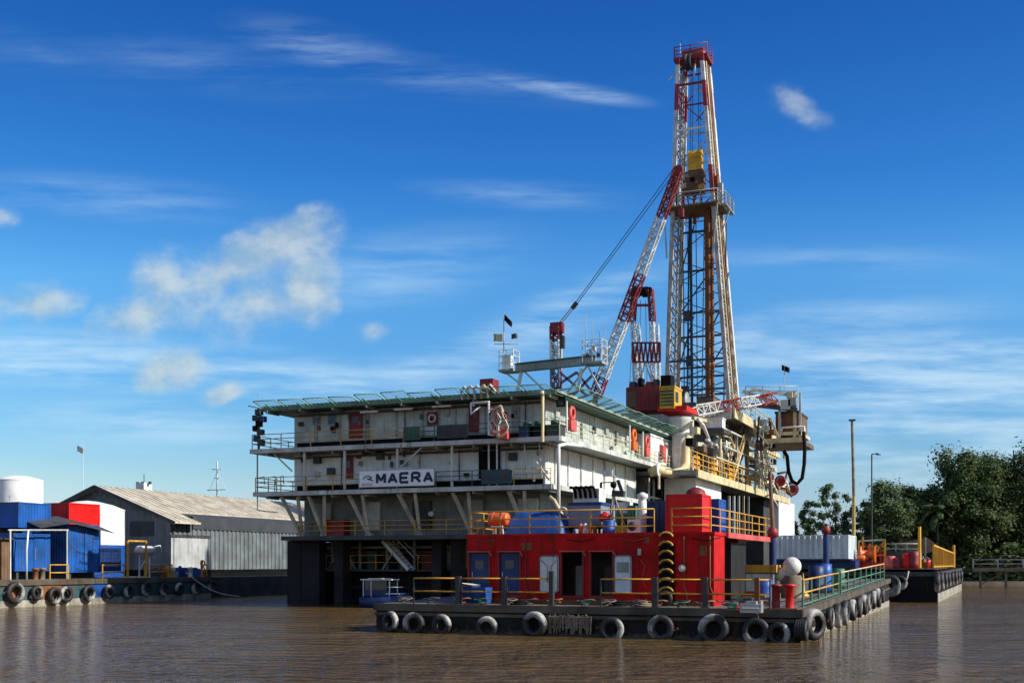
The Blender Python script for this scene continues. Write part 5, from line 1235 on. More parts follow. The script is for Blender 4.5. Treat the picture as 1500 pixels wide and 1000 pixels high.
for px0, px1 in ((931,945),(945,957),(945,935),(950,962)): MB().beam(PY(px0,531,Yg),PY(px1,566,Yg),.12).build('brace','white',g)
for px in (922,936,948,962): MB().tube(PY(px,566,Yg+.6),PY(930+(px-922)*.6,440,Yg+.3),.03,4).build('wire_rope','cable',g)
# second crane: raised red and white boom with king post
Yb = 98.0
base = PY(872,580,Yb)
g = thing('boom_crane','crane with a long raised red and white lattice boom, king post and stay wires','crane',PY(845,580,Yb))
MB().lathe(PY(850,0,Yb+1.6).xy.to_3d()+Vector((0,0,15.3)),[(1.0,0),(1.0,1.2),(1.3,1.3),(1.3,1.5)],18).build('turntable','dkgrey',g)
A = PY(873,578,Yb); Bb = PY(993,252,Yb)
banded('boom_lattice',A,Bb,.85,.65,[.0,.08,.34,.55,.80,1.0],['darkred','white','darkred','white','darkred'],34,.075,g,(0,1,0))
MB().box(A.x-1.8,A.x+.2,Yb-.7,Yb+2.6,15.9,17.0).build('machinery_house','dkgrey',g)
MB().beam(A,A+Vector((-.6,1,-1.8)),.4).build('boom_foot','darkred',g)
K0 = PY(815,568,Yb); K1 = PY(814,478,Yb)
fr = [0,.32,.42,.78,1.0]
for (f0,f1), mt in zip(zip(fr,fr[1:]),('purple','white','white','darkred')): lattice(MB(),K0.lerp(K1,f0),K0.lerp(K1,f1),.75,.75,2,.1,.07,(0,1,0)).build('post_lattice',mt,g)
MB().box(K1.x-.4,K1.x+.7,Yb-.4,Yb+.4,K1.z-.6,K1.z+.3).build('post_head','darkred',g); MB().box(K1.x+.35,K1.x+.8,Yb-.3,Yb+.3,K1.z-2,K1.z-.9).build('head_block','dkgrey',g)
for a_, b_ in (((815,565),(845,545)),((845,545),(868,575)),((820,545),(860,580)),((838,580),(872,545))): MB().beam(PY(*a_,Yb),PY(*b_,Yb),.2).build('brace','purple',g)
Pm = PY(838,452,Yb)
for d_ in (-.25,.25): MB().tube(K1+Vector((.4,d_,.2)),Pm+Vector((0,d_,0)),.05,5).build('stay_wire','galv',g)
MB().beam(Pm,PY(845,443,Yb),.35,.3).build('equaliser','dkgrey',g)
for d_ in (-.22,.22): MB().tube(PY(845,443,Yb)+Vector((0,d_,0)),Bb+Vector((-.3,d_*1.6,.2)),.035,5).build('stay_wire','cable',g)
MB().lathe(Bb+Vector((0,-.15,.1)),[(.45,0),(.45,.3)],14,'y').build('boom_sheave','darkred',g)
MB().tube(Bb+Vector((.3,0,0)),Bb+Vector((.3,0,-3.2)),.03,4).build('hoist_wire','cable',g); MB().box(Bb.x+.1,Bb.x+.5,Yb-.2,Yb+.2,Bb.z-3.9,Bb.z-3.2).build('hook_block','darkred',g)
# gooseneck duct by the crane pedestal
g = thing('exhaust_duct','fat cream duct elbowing out of the wall beside the crane pedestal','duct',PX(985,700,-26.2))
p0 = PX(962,687,-26.6); MB().path([p0+Vector((-.6,0,-.3)),p0,PX(985,694,-26.3),PX(1000,690,-26.0),PX(1006,680,-26.0),PX(1007,640,-26.2)],.42,10).build('duct','cream',g)
MB().lathe(p0+Vector((.1,0,-.02)),[(.6,0),(.6,.12)],16,'x').build('flange','white',g); MB().tube(p0+Vector((.2,0,-.3)),p0+Vector((.2,0,-1.7)),.1,6).build('drain_pipe','cream',g)
# dark machinery gap between quarters and pedestal
g = thing('service_tower','dark grey service tower with pipes between the white wall and the pedestal','tower',(-28.5,103,3))
MB().box(-31,-28.4,99.6,112,3.0,10.9).build('core','dkgrey',g)
for k in range(7):
    y = 99.8+k*1.5; MB().tube((-28.2,y,3.2),(-28.2,y,10.8),.1+.05*(k%3),7).build('pipe',['struct','grey','void','white','struct','grey','cream'][k],g)
for z in (5,7,9): MB().box(-28.39,-27.9,99.7,111,z,z+.15).build('landing','struct',g)
p = PX(960,640,-27.3)
g = thing('white_cabin','small white cabin with a red and pink door sign at the upper deck end','cabin',(-28.2,104,12.02))
MB().box(-29.1,-27.9,onX(953,-27.9)[0],onX(985,-27.9)[0],12.02,14.7).build('wall','white',g); y0 = onX(966,-27.9)[0]
MB().box(-27.898,-27.86,y0,y0+1.1,12.7,14.0).build('door','darkred',g); MB().box(-27.898,-27.86,y0+1.3,y0+2.2,12.5,14.0).build('panel','pink',g)

# stair towers, handrails and pipe runs that crowd the sunlit face of the substructure
def stair(label, a, b, m1='cream', w=.9, n=10):
    t = thing('access_stair', label, 'stair', (a.x,a.y,min(a.z,b.z)), 'stairs on the sunlit rig face')
    for d_ in (0, w):
        o_ = Vector((d_,0,0)); MB().beam(a+o_,b+o_,.1,.3).build('stringer',m1,t); MB().tube(a+o_+Vector((0,0,1)),b+o_+Vector((0,0,1)),.045,5).build('handrail','yellow' if m1 == 'cream' else m1,t)
        for f in (.05,.35,.65,.95): q = a.lerp(b,f)+o_; MB().tube(q,q+Vector((0,0,1)),.04,5).build('post',m1,t)
    st = MB()
    for k in range(n): q = a.lerp(b,(k+.5)/n); st.box(q.x+.05,q.x+w-.05,q.y-.13,q.y+.13,q.z-.02,q.z+.02)
    st.beam(a+Vector((w/2,0,-.1)),b+Vector((w/2,0,-.1)),.08); st.build('tread_grating','grey',t)
stair('cream stair climbing from the main rig deck towards the drill floor', Vector((-24.9,116,11.5)), Vector((-24.9,124,17.9)))
stair('pale stair from the main rig deck up to the rusty cantilever box', Vector((-23.0,127,11.5)), Vector((-23.0,121.5,15.9)), 'struct')
for k in range(11):
    y = 110+k*2.6+rnd.uniform(-.5,.5); x = -24.3+rnd.uniform(-.2,.3); mt = ['cream','struct','white','grey','cream','rust'][k%6]
    single(MB().path([(x,y,11.42),(x,y,14.5+rnd.uniform(-1,2.6)),(x-.3,y+.4,15.2+rnd.uniform(0,2.2)),(x-1.8,y+.5,15.4+rnd.uniform(0,2.2))],rnd.uniform(.07,.16),7),'riser_pipe',mt,'slim pale riser pipe bending into the sunlit face of the drill substructure','pipe','riser pipes on the sunlit rig face')
for k, (z, y0, y1) in enumerate(((13.2,108,140),(14.6,112,138),(16.4,112,136),(12.4,122,149))):
    single(MB().tube((-24.05-.12*k,y0,z),(-24.05-.12*k,y1,z+.1),.11+.03*(k%2),8),'pipe_run',['cream','struct','white','grey'][k],['cream pipe run low above the main deck railing','grey pipe run at mid height on the sunlit substructure','white pipe run just under the drill floor edge','long dull pipe run near the red valve wheels'][k],'pipe')
for k in range(4):
    z = 13.0+1.3*k; y = 128+2*k
    railing('platform_railing','short pale railing on a small landing of the sunlit substructure',[(-23.6,y,z),(-23.6,y+6,z)],1.05,(.5,1.05),1.5,.045,['cream','struct'][k%2],'landing railings on the sunlit rig face')
    single(MB().box(-25.6,-23.55,y,y+6,z-.12,z-.003),'landing_platform',['struct','brown','cream','rust'][k],'small steel landing carrying a short pale railing on the substructure','platform','landings on the sunlit rig face')
# ------------------------------------------------------------------ moored supply barge with blue cabins
LX = -66.0
g = thing('supply_barge','teal and rust sided barge carrying blue cabins and yellow rails','barge',(LX,70,0))
MB().box(-84,LX,54,87.4,-.9,1.96).build('hull','teal',g); MB().box(-84,LX+.02,54,87.4,1.962,2.0).build('deck','deck',g)
MB().box(LX+.002,LX+.14,54,87.4,1.6,1.98).build('rubbing_strake','rub',g); MB().box(LX+.002,LX+.05,54,87.4,-.3,.5).build('waterline_band','wline',g)
for y0, y1, mt in ((54,61.5,'rust'),(66.5,69,'rust'),(72,74,'blue'),(63.5,65,'rust')): MB().box(LX+.002,LX+.02,y0,y1,.52,1.58).build('patch',mt,g)
ty = [(22,868,1.35),(54,868,1.0),(80,872,1.05),(97,870,1.05),(130,868,1.0),(160,866,1.0),(189,866,1.0),(215,862,.95),(241,863,.95),(263,862,.95),(288,861,.95),(311,858,.9)]
for k, (px, py, sc) in enumerate(ty):
    Y, s = onX(px, LX+.36); tyre((LX+.36,min(Y,88),max(.75,zz(py,s))),R(90),f'{ORD[k]} tyre counted from the blue cabins end of the teal barge side','tyres along the teal barge',sc*1.05,R(rnd.uniform(-4,4)),rnd.uniform(-3,3))
def cbox(name, label, cat, X1, pxa, pxb, pyt, pyb, W, mat, ref=None, door=True, group=None):
    """ribbed steel box whose sunlit +X face spans the given columns"""
    ya, sa = onX(pxa, X1); yb, sb = onX(pxb, X1); s = (sa+sb)/2; z0, z1 = zz(pyb, s), zz(pyt, s)
    t = thing(name, label, cat, (X1-W/2, (ya+yb)/2, z0), group)
    b = MB(); e = .06
    b.corr((X1,ya),(X1,yb),z0+e,z1-e,.035,.3,(1,0)); b.corr((X1-W,ya),(X1,ya),z0+e,z1-e,.035,.3,(0,-1)); b.corr((X1,yb),(X1-W,yb),z0+e,z1-e,.035,.3,(0,1)); b.corr((X1-W,yb),(X1-W,ya),z0+e,z1-e,.035,.3,(-1,0)); b.build('wall',mat,t)
    f = MB()
    for x in (X1-W,X1):
        for y in (ya,yb): f.box(x-.06,x+.06,y-.06,y+.06,z0,z1)
    for z in (z0+.05,z1-.06):
        for y in (ya,yb): f.box(X1-W+.06,X1-.06,y-.05,y+.05,z-.05,z+.05)
        for x in (X1-W,X1): f.box(x-.05,x+.05,ya+.06,yb-.06,z-.05,z+.05)
    f.build('frame',mat,t); MB().box(X1-W+.05,X1-.05,ya+.05,yb-.05,z1-.08,z1-.02).build('roof',mat,t)
    if door:
        ym = ya+(yb-ya)*.55; d_ = MB().box(X1+.037,X1+.07,ym,ym+1.0,z0+.15,z1-.2).build('door',mat,t); MB().tube((X1+.09,ym+.1,z0+.9),(X1+.09,ym+.1,z0+1.7),.025,5).build('handle','galv',d_)
    return t, ya, yb, z0, z1
M['cblue'] = pm('container_blue_paint',(.010,.095,.36),.45,.3,.22)  # blue of the barge containers and cabin, with rust patches
cbox('blue_container','lower blue container with a pale pipe before it on the teal barge','container',-68,20,72,781,836,3.2,'cblue')
cbox('blue_container','blue container stacked on top beside the white tank','container',-68.6,27,73,736,773,6,'cblue',door=False)
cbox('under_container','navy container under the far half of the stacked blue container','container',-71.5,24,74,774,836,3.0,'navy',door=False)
cbox('blue_cabin','tall blue cabin under the dark canopy on the teal barge','cabin',-68,98,143,768,838,2.6,'cblue')
cbox('red_container','red container above the blue cabin in front of the domed tank','container',-70.2,101,145,737,771,2.6,'redbox',door=False)
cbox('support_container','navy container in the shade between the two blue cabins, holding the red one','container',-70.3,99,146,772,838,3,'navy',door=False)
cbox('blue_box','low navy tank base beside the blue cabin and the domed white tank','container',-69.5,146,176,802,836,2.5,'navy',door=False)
for y in (66.6,69.2,72,74.6): 
    single(MB().box(-70.5,-68.1,y,y+.25,2.0,2.62),'skid_beam','dkgrey','dark skid beam under a blue cabin on the teal barge','beam','skid beams under the blue cabins')
# canopy roof
g = thing('dark_canopy','thin dark canopy on pale poles between the blue cabins','canopy',(-66.9,70,2))
p = [PX(58,772,-67.3),PX(105,765,-67.3),PX(168,780,-67.3)]
mb = MB()
for a_, b_ in zip(p, p[1:]):
    for dz_ in (0,): mb.poly([a_,b_,b_+Vector((-1.6,0,.55)),a_+Vector((-1.6,0,.55))]); mb.poly([a_-Vector((0,0,.06)),a_+Vector((-1.6,0,.49)),b_+Vector((-1.6,0,.49)),b_-Vector((0,0,.06))]); mb.poly([a_,a_-Vector((0,0,.06)),b_-Vector((0,0,.06)),b_])
mb.build('roof','dkgrey',g)
MB().tube(PX(12,776,-67.1),PX(100,776,-67.1),.07,6).build('beam','struct',g)
for px, t_ in ((15,776),(98,776)): a_ = PX(px,t_,-67.1); MB().tube(a_,(a_.x,a_.y,2.0),.07,6).build('pole','struct',g)
a_ = PX(39,776,-66.8); single(MB().path([(a_.x,a_.y,2.0),(a_.x,a_.y,4.2),(a_.x+.02,a_.y+.15,a_.z)],.07,6),'pale_pipe','cont','pale upright pipe in front of the lower blue container','pipe')
g = thing('dark_shed','dark rusty shed end at the very edge of the teal barge','shed',(-69,64,2)); ya = onX(2,-68)[0]; yb = onX(13,-68)[0]
mb = MB(); mb.corr((-68,58),(-68,yb),2.0,5.0,.04,.3,(1,0)); mb.corr((-71.5,yb),(-68,yb),2,5,.04,.3,(0,1)); mb.corr((-71.5,58),(-68,58),2,5,.04,.3,(0,-1)); mb.build('wall','brown',g); MB().box(-71.7,-67.7,57.8,yb+.2,5.003,5.1).build('roof','dkgrey',g)
# tanks on the quay/barge behind
def tank(px, rad, X, top, label, z0=2.0, split=None, dome=.5):
    Y, s = onX(px, X); zt = zz(top, s)
    t = thing('storage_tank', label, 'tank', (X,Y,z0))
    if split:
        MB().lathe((X,Y,z0),[(rad*1.001,0),(rad*1.001,split-z0)],40).build('base_band','blue',t); zb = split
    else: zb = z0
    MB().lathe((X,Y,zb),[(rad,0),(rad,zt-dome-zb)],40).build('shell','wtank',t)
    MB().lathe((X,Y,zt-dome),[(rad*1.012,0),(rad*1.012,.08),(rad*.7,dome*.55),(rad*.3,dome*.9),(.02,dome)],40,caps=False).build('roof','wtank',t)
    sm = MB()
    for k in range(1,4): sm.torus((X,Y,zb+(zt-dome-zb)*k/4),rad+.005,.02,'z',40,4)
    sm.build('weld_seam','wtank',t)
    return X, Y, zt
M['wtank'] = pm('white_tank_paint',(.84,.84,.82),.4,.12,.05)
tank(28,2.0,-80,696,'slim white tank rising behind the stacked blue container',2.0)
tank(128,3.2,-75.2,733,'broad white domed tank with a blue base before the warehouse',2.0,4.85,.9)
# yellow gantry, white tank on stand, rails
ya, s = onX(187,-66.8); yb = onX(214,-66.8)[0]
g = thing('yellow_gantry','open yellow pipe gantry standing at the teal barge edge','gantry',(-66.8,(ya+yb)/2,2.0)); zt = zz(792,s)
for y in (ya,yb): MB().tube((-66.8,y,2.0),(-66.8,y,zt),.1,8).build('upright','yellow',g)
MB().tube((-66.8,ya,zt),(-66.8,yb,zt),.1,8).build('crossbar','yellow',g); MB().tube((-66.8,ya,zt-1.0),(-66.8,yb,zt-1.0),.05,6).build('crossbar','yellow',g)
Y, s = onX(211,-67.6)
g = thing('white_header_tank','small white tank on a pale stand beside the yellow gantry','tank',(-67.6,Y,2.0))
MB().lathe((-67.6,Y-.8,zz(806,s)),[(.1,0),(.42,.1),(.42,1.7),(.1,1.8)],16,'y').build('tank','white',g)
mb = MB()
for d_ in (-.6,.7): mb.tube((-67.6,Y+d_,2.0),(-67.6,Y+d_,zz(808,s)),.07,6)
mb.tube((-67.6,Y-.6,2.6),(-67.6,Y+.7,4.2),.05,5); mb.build('stand','cont',g); MB().path([(-67.3,Y+1,zz(800,s)),(-67.2,Y+1.6,zz(798,s)),(-67.2,Y+1.9,zz(812,s))],.06,6).build('hose','cont',g)
for k, (a_, b_, lb) in enumerate(((73,100,'short yellow rail between the two blue cabins'),(150,182,'short yellow rail after the tall blue cabin'),(212,252,'yellow rail right after the yellow gantry'),(296,322,'yellow rail at the far end by the red valve post'))):
    railing('yellow_rail',lb,[(-66.35,onX(a_,-66.35)[0],2.0),(-66.35,min(87.3,onX(b_,-66.35)[0]),2.0)],1.15,(.5,1.1),2.4,.055,'yellow','yellow rails on the teal barge')
for k, (px, mt, lb) in enumerate(((52,'rust','rusty stub bollard below the lower blue container'),(62,'wood','pale stub bollard below the lower blue container'),(279,'white','white bitt where the mooring rope is tied'))):
    Y, s = onX(px,-66.5); single(MB().lathe((-66.5,Y,2.0),[(.22,0),(.2,.05),(.2,.7),(.28,.72),(.28,.85),(.05,.9)],12),'bollard',mt,lb,'bollard')
Y, s = onX(301,-66.6); g = thing('valve_post','red valve post with two handwheels at the far end of the teal barge','valve',(-66.6,87.0,2.0))
MB().tube((-66.6,86.9,2.0),(-66.6,86.9,3.5),.12,8).build('riser','pink',g)
for z in (2.6,3.2): MB().torus((-66.5,86.9,z),.28,.06,'x',14,6).build('handwheel','redbox',g)
single(MB().box(-68.5,-67.2,onX(258,-67.2)[0],onX(298,-67.2)[0]-.5,2.0,2.75).box(-68.45,-67.25,onX(260,-67.2)[0],onX(296,-67.2)[0]-.6,2.751,2.85),'blue_chest','blue','long low blue chest before the pale warehouse door','chest')
for k in range(5):
    px = 225+k*9; Y, s = onX(px,-67.4); single(MB().box(-67.7,-67.1,Y,Y+.5,2.0,2.5+.15*(k%3)).lathe((-67.4,Y+.25,2.5+.15*(k%3)),[(.16,0),(.16,.3),(.05,.35)],10),'small_pump',['teal','rust','yellow','galv','navy'][k],['teal pump nearest the gantry on the teal barge','rusty pump second from the gantry','yellow pump in the middle of the small pumps','silver pump fourth from the gantry','navy pump nearest the blue chest'][k],'pump')
a_ = PX(272,838,-66.3); b_ = PX(352,869,-62.5); b_.z = .25
mb = MB(); pts = []
for k in range(13): u = k/12; q = a_.lerp(b_,u); q.z -= .55*math.sin(math.pi*u); pts.append(q)
single(mb.path(pts,.05,5),'mooring_rope','rope','pale mooring rope slanting from the teal barge down to the water','rope')
# ------------------------------------------------------------------ warehouse on the quay
WXr, WXl, WY0, WY1 = -72.0, -88.8, 89.3, 126.0
zE, zR = 7.55, 10.75; xr = (WXr+WXl)/2
g = thing('warehouse','long dark grey sheet metal warehouse with a pale gabled roof','warehouse',(xr,WY0,1.9))
w = MB(); w.corr((WXr,WY0),(WXr,WY1),2.6,zE,.12,.7,(1,0)); w.corr((WXl,WY1),(WXl,WY0),2.6,zE,.05,.75,(-1,0))
w.corr((WXl,WY0),(xr,WY0),2.6,zE,.05,.75,(0,-1),None,zR-.1); w.corr((xr,WY0),(WXr,WY0),2.6,zR-.1,.05,.75,(0,-1),None,zE); w.corr((WXr,WY1),(WXl,WY1),2.6,zE,.05,.75,(0,1)); w.build('wall','wareg',g)
MB().box(WXl-.06,WXr+.06,WY0-.06,WY1,1.9,2.62).build('plinth','void',g)
ys = onX(292,WXr+1.0)[0]
def slope(x0, z0, x1, z1, y0, y1, mb, th=.12):
    n = max(2, int((y1-y0)/.8)); 
    for k in range(n):
        a, b = y0+(y1-y0)*k/n, y0+(y1-y0)*(k+.85)/n
        mb.poly([(x0,a,z0),(x0,b,z0),(x1,b,z1),(x1,a,z1)]); e = y0+(y1-y0)*(k+1)/n
        mb.poly([(x0,b,z0+.05),(x0,e,z0+.05),(x1,e,z1+.05),(x1,b,z1+.05)])
        for yy in (b,e): mb.poly([(x0,yy,z0),(x1,yy,z1),(x1,yy,z1+.05),(x0,yy,z0+.05)])
    mb.poly([(x0,y0,z0-th),(x1,y0,z1-th),(x1,y1,z1-th),(x0,y1,z0-th)]); mb.poly([(x0,y0,z0-th),(x0,y1,z0-th),(x0,y1,z0+.05),(x0,y0,z0+.05)]); mb.poly([(x0,y0,z0-th),(x1,y0,z1-th),(x1,y0,z1+.05),(x0,y0,z0+.05)]); mb.poly([(x0,y1,z0-th),(x1,y1,z1-th),(x1,y1,z1+.05),(x0,y1,z0+.05)])
    return mb
sl_ = (zR-zE)/(xr-WXr)
def zs_(x): return zR-abs(x-xr)*abs(sl_)
slope(WXr+1.2,zs_(WXr+1.2),xr,zR,WY0-.9,ys,MB()).build('roof','roofsheet',g)
xc = WXr-1.8; slope(xc,zs_(xc),xr,zR,ys+.003,WY1+.5,MB()).build('roof','roofsheet',g)  # eave cut back to leave room for the dark shade strip
slope(WXl-1.2,zs_(WXl-1.2),xr-.01,zR,WY0-.9,WY1+.5,MB()).build('roof','roofsheet',g)
mb = MB(); mb.box(WXr+.13,WXr+.18,ys+.1,WY1,zE-1.0,zE+.2); mb.poly([(xc,ys,zs_(xc)-.1),(WXr+.18,ys,zE+.2),(WXr+.18,WY1,zE+.2),(xc,WY1,zs_(xc)-.1)]); mb.build('roof_shade_band','waredk',g)  # dark strip standing in for the rig's shadow on the roof
ya, s = onX(250.5,WXr+.13); yb = onX(304,WXr+.13)[0]
d_ = MB(); d_.corr((WXr+.14,ya),(WXr+.14,yb),2.63,zz(786,s),.04,.55,(1,0)); d_.build('sliding_door','warel',g)
MB().box(WXr+.13,WXr+.25,ya-.2,yb+.4,zz(786,s)+.003,zz(784,s)+.12).build('door_track','dkgrey',g)
MB().tube((WXr+.12,WY0+.2,2),(WXr+.12,WY0+.2,zE-.1),.09,7).build('downpipe','dkgrey',g)
mb = MB()
for x in (WXl-1.2,WXr+1.2):
    mb.beam((x,WY0-.95,zs_(x)-.1),(xr,WY0-.95,zR-.1),.06,.34)
mb.build('barge_board','dkgrey',g)
p = PY(207,760,WY0-.1)
MB().box(p.x-1.4,p.x+1.4,WY0-.1,WY0-.052,p.z-1.6,p.z-.2).build('vent_panel','waredk',g)
# far things behind the warehouse roof
flagpole(122,740,650,150,[(113,652,123,657,'white')],'far white pole with a small pale flag over the red container',None,'cont')
p = PY(318,722,150); g = thing('ship_mast','pale ship mast with crossarms showing over the warehouse ridge','mast',p-Vector((0,0,12)))
MB().tube((p.x,150,p.z-12),(p.x,150,zz(675,onY(318,150)[1])),.13,6).build('pole','cont',g)
for py, w in ((687,1.0),(717,1.9),(700,.5)): q = PY(318,py,150); MB().tube(q-Vector((w,0,0)),q+Vector((w*.9,0,0)),.07,5).build('crossarm','cont',g)
for a_, b_ in (((318,690),(306,720)),((318,690),(332,718))): MB().tube(PY(*a_,150),PY(*b_,150),.03,4).build('stay','cont',g)
p = PY(211,712,150); g = thing('ship_wheelhouse','white top of a ship wheelhouse with lamps peeping over the warehouse roof','wheelhouse',p-Vector((0,0,8)))
MB().box(p.x-.8,p.x+.8,149,151,p.z-8,p.z+.5).build('house','white',g); MB().tube((p.x,150,p.z),(p.x,150,p.z+2),.06,5).build('pole','dkgrey',g)
for dx in (-1.3,-.3,1.2): MB().box(p.x+dx-.15,p.x+dx+.15,149.8,150.2,p.z+.3,p.z+.75).build('lamp','dkgrey',g)
MB().tube((p.x-1.5,150,p.z+.3),(p.x+1.4,150,p.z+.3),.05,5).build('rail','white',g)
# ------------------------------------------------------------------ workboat moored under the rig
bx0 = onY(533,74.6)[0]; bx1 = onY(600,74.6)[0]
g = thing('speedboat','small blue cabin boat with pale roof moored in the shade under the rig','boat',((bx0+bx1)/2,74.6,0))
hb = MB(); st = []; Lb = bx1-bx0
for u, wd, zk, zt in ((0,.75,.1,.75),(.3,.85,.0,.78),(.7,.8,.0,.85),(.9,.45,.15,1.0),(1,.04,.5,1.1)):
    x = bx0+Lb*u; st.append(hb.add([(x,74.6-wd,zt),(x,74.6-wd*.75,zk-.1),(x,74.6+wd*.75,zk-.1),(x,74.6+wd,zt)]))
for a_, b_ in zip(st, st[1:]):
    for k in range(3): hb.face((a_+k,b_+k,b_+k+1,a_+k+1), True)
    hb.face((a_,a_+3,b_+3,b_))
hb.face((st[0]+3,st[0]+2,st[0]+1,st[0])); hb.build('hull','navy',g)
MB().box(bx0+.35,bx0+2.3,74.03,75.17,.86,1.3).build('cabin','navy',g); MB().box(bx0+.4,bx0+2.2,74.05,75.15,1.302,1.985).build('window','glass',g)
MB().box(bx0+.1,bx0+2.6,73.9,75.3,2.0,2.08).build('roof','cont',g); MB().box(bx0+.75,bx0+1.9,73.85,75.35,2.085,2.14).build('roof_hatch','white',g)
for x in (bx0+.3,bx0+.95,bx0+2.45):
    for y in (74.0,75.2): MB().tube((x,y,.8),(x,y,2.0),.04,5).build('pillar','cont',g)
MB().poly([(bx0+2.45,74.0,1.25),(bx0+2.45,75.2,1.25),(bx0+2.3,75.15,1.95),(bx0+2.3,74.05,1.95)]).build('windscreen','glass',g)
MB().path([(bx0+2.3,74.0,1.5),(bx0+3.0,74.15,1.5),(bx0+3.2,74.6,1.5),(bx0+3.0,75.05,1.5),(bx0+2.3,75.2,1.5)],.03,5).build('bow_rail','white',g); MB().box(bx0+2.1,bx0+3.2,74.0,75.2,.99,1.05).build('foredeck','white',g)
# ------------------------------------------------------------------ black barge astern with container and tackle
A_ = Vector((-4.2,101.4,0)); Bq = Vector((-3.5,149.5,0)); KX0 = -22.5
g = thing('black_barge','black hulled barge with tyres moored behind the long work barge','barge',(-4.2,101.4,0))
h = MB()
def ex(y): return A_.x+(Bq.x-A_.x)*(y-A_.y)/(Bq.y-A_.y)
i = h.add([(KX0,101.4,-.9),(ex(101.4),101.4,-.9),(ex(149.5),149.5,-.9),(KX0,149.5,-.9),(KX0,101.4,2.5),(ex(101.4),101.4,2.5),(ex(149.5),149.5,2.7),(KX0,149.5,2.7)])
for q in ((0,3,2,1),(4,5,6,7),(0,1,5,4),(1,2,6,5),(2,3,7,6),(3,0,4,7)): h.face(tuple(i+k for k in q))
h.build('hull','black',g)
MB().beam((ex(101.4)+.03,101.4,.25),(ex(149.5)+.03,149.5,.3),.06,.95).build('waterline_band','wline',g)
MB().beam((ex(101.4)+.05,101.4,2.3),(ex(149.5)+.05,149.5,2.5),.12,.34).build('rubbing_strake','dkgrey',g); MB().box(KX0,A_.x+.1,101.28,101.398,2.15,2.52).build('rubbing_strake','dkgrey',g)
MB().box(KX0+.2,-4.4,101.5,149,2.72,2.76).build('deck','deck',g)
for k, px in enumerate((1372,1378,1384,1389,1394,1399,1403,1407)):
    t_ = (px-CX)/F; dx, dy = _d(px); 
    # meet the side line
    sx_ = (Bq.x-A_.x)/(Bq.y-A_.y); s = (A_.x-sx_*A_.y+.3)/(dx-sx_*dy); Y = dy*s
    tyre((ex(Y)+.36,Y,1.75),R(90),f'{ORD[k]} tyre from the black barge corner along its sunlit side','tyres along the black barge',1.15,R(rnd.uniform(-4,4)))
for k, px in enumerate((1298,1304,1318)):
    X, s = onY(px,101.0); tyre((X,101.0,1.35 if k<2 else 1.6),R(rnd.uniform(-10,10)),['big slanting tyre between the two barges','tyre hung beside the slanting one on the black bow','tyre high on the black bow by the hanging rope'][k],'tyres on the black bow',1.5 if k<2 else 1.1,R(-10),12)
single(MB().path([PY(1331,836,101.1),PY(1329,846,101.0),PY(1322,856,100.9),PY(1310,866,100.8)],.07,6),'hanging_rope','rope','pale rope hanging down the black bow','rope')
# pale container on blue skid
x0 = onY(1140,100.8)[0]; x1 = onY(1241,100.8)[0]; s = onY(1200,100.8)[1]; z0, z1 = zz(818,s), zz(783,s); y1 = onX(1252,x1)[0]
g = thing('pale_container','pale blue grey ribbed shipping container on a navy skid','container',((x0+x1)/2,101.8,z0))
b = MB(); Yk = 100.8
b.corr((x0,Yk),(x1,Yk),z0+.1,z1-.1,.2,.46,(0,-1),fl=.28); b.corr((x1,Yk),(x1,y1),z0+.1,z1-.1,.1,.46,(1,0)); b.corr((x0,y1),(x0,Yk),z0+.1,z1-.1,.1,.46,(-1,0)); b.corr((x1,y1),(x0,y1),z0+.1,z1-.1,.1,.46,(0,1)); b.build('wall','cont',g)
f = MB()
for x in (x0,x1):
    for y in (Yk,y1): f.box(x-.13,x+.13,y-.22,y+.13,z0,z1)
for z in (z0+.06,z1-.07):
    for y in (Yk,y1): f.box(x0+.13,x1-.13,y-.13,y+.1,z-.06,z+.06)
    for x in (x0,x1): f.box(x-.1,x+.1,Yk+.13,y1-.13,z-.06,z+.06)
f.build('frame','cont',g); MB().box(x0+.1,x1-.1,Yk+.1,y1-.1,z1-.1,z1-.03).build('roof','cont',g)
single(MB().box(x0-.2,x1+.6,101.45,y1+.2,2.76,z0-.14).box(x0,x1,101.4,101.449,2.9,z0-.2).box(x0,x1+.3,100.7,y1,z0-.14,z0-.002),'navy_skid','navy','dark navy skid base carrying the pale container','skid')
# masts
X, s = onY(1250, 112); p = Vector((X,112,2.76))
g = thing('tall_pole','tall slender ochre pole with a small cap rising behind the pale container','pole',p)
MB().tube(p,(X+.05,112,9.5),.2,8,.15).build('shaft','pole',g); MB().tube((X+.05,112,9.5),(X-.12,112,zz(615,s)),.15,8,.12).build('shaft','wood',g); MB().box(X-.4,X+.2,111.8,112.2,zz(616,s),zz(614,s)).build('cap','dkgrey',g)
X, s = onY(1277, 172); g = thing('lamp_post','thin grey lamp post with a short arm among the trees','lamp post',(X,172,1)); MB().tube((X,172,1),(X,172,zz(665,s)),.14,7,.09).build('pole','dkgrey',g); MB().tube((X,172,zz(665,s)),(X+.9,172,zz(664,s)),.08,6).build('arm','dkgrey',g); MB().box(X+.6,X+1.2,171.8,172.2,zz(665,s)-.15,zz(665,s)-.02).build('lamp_head','dkgrey',g)
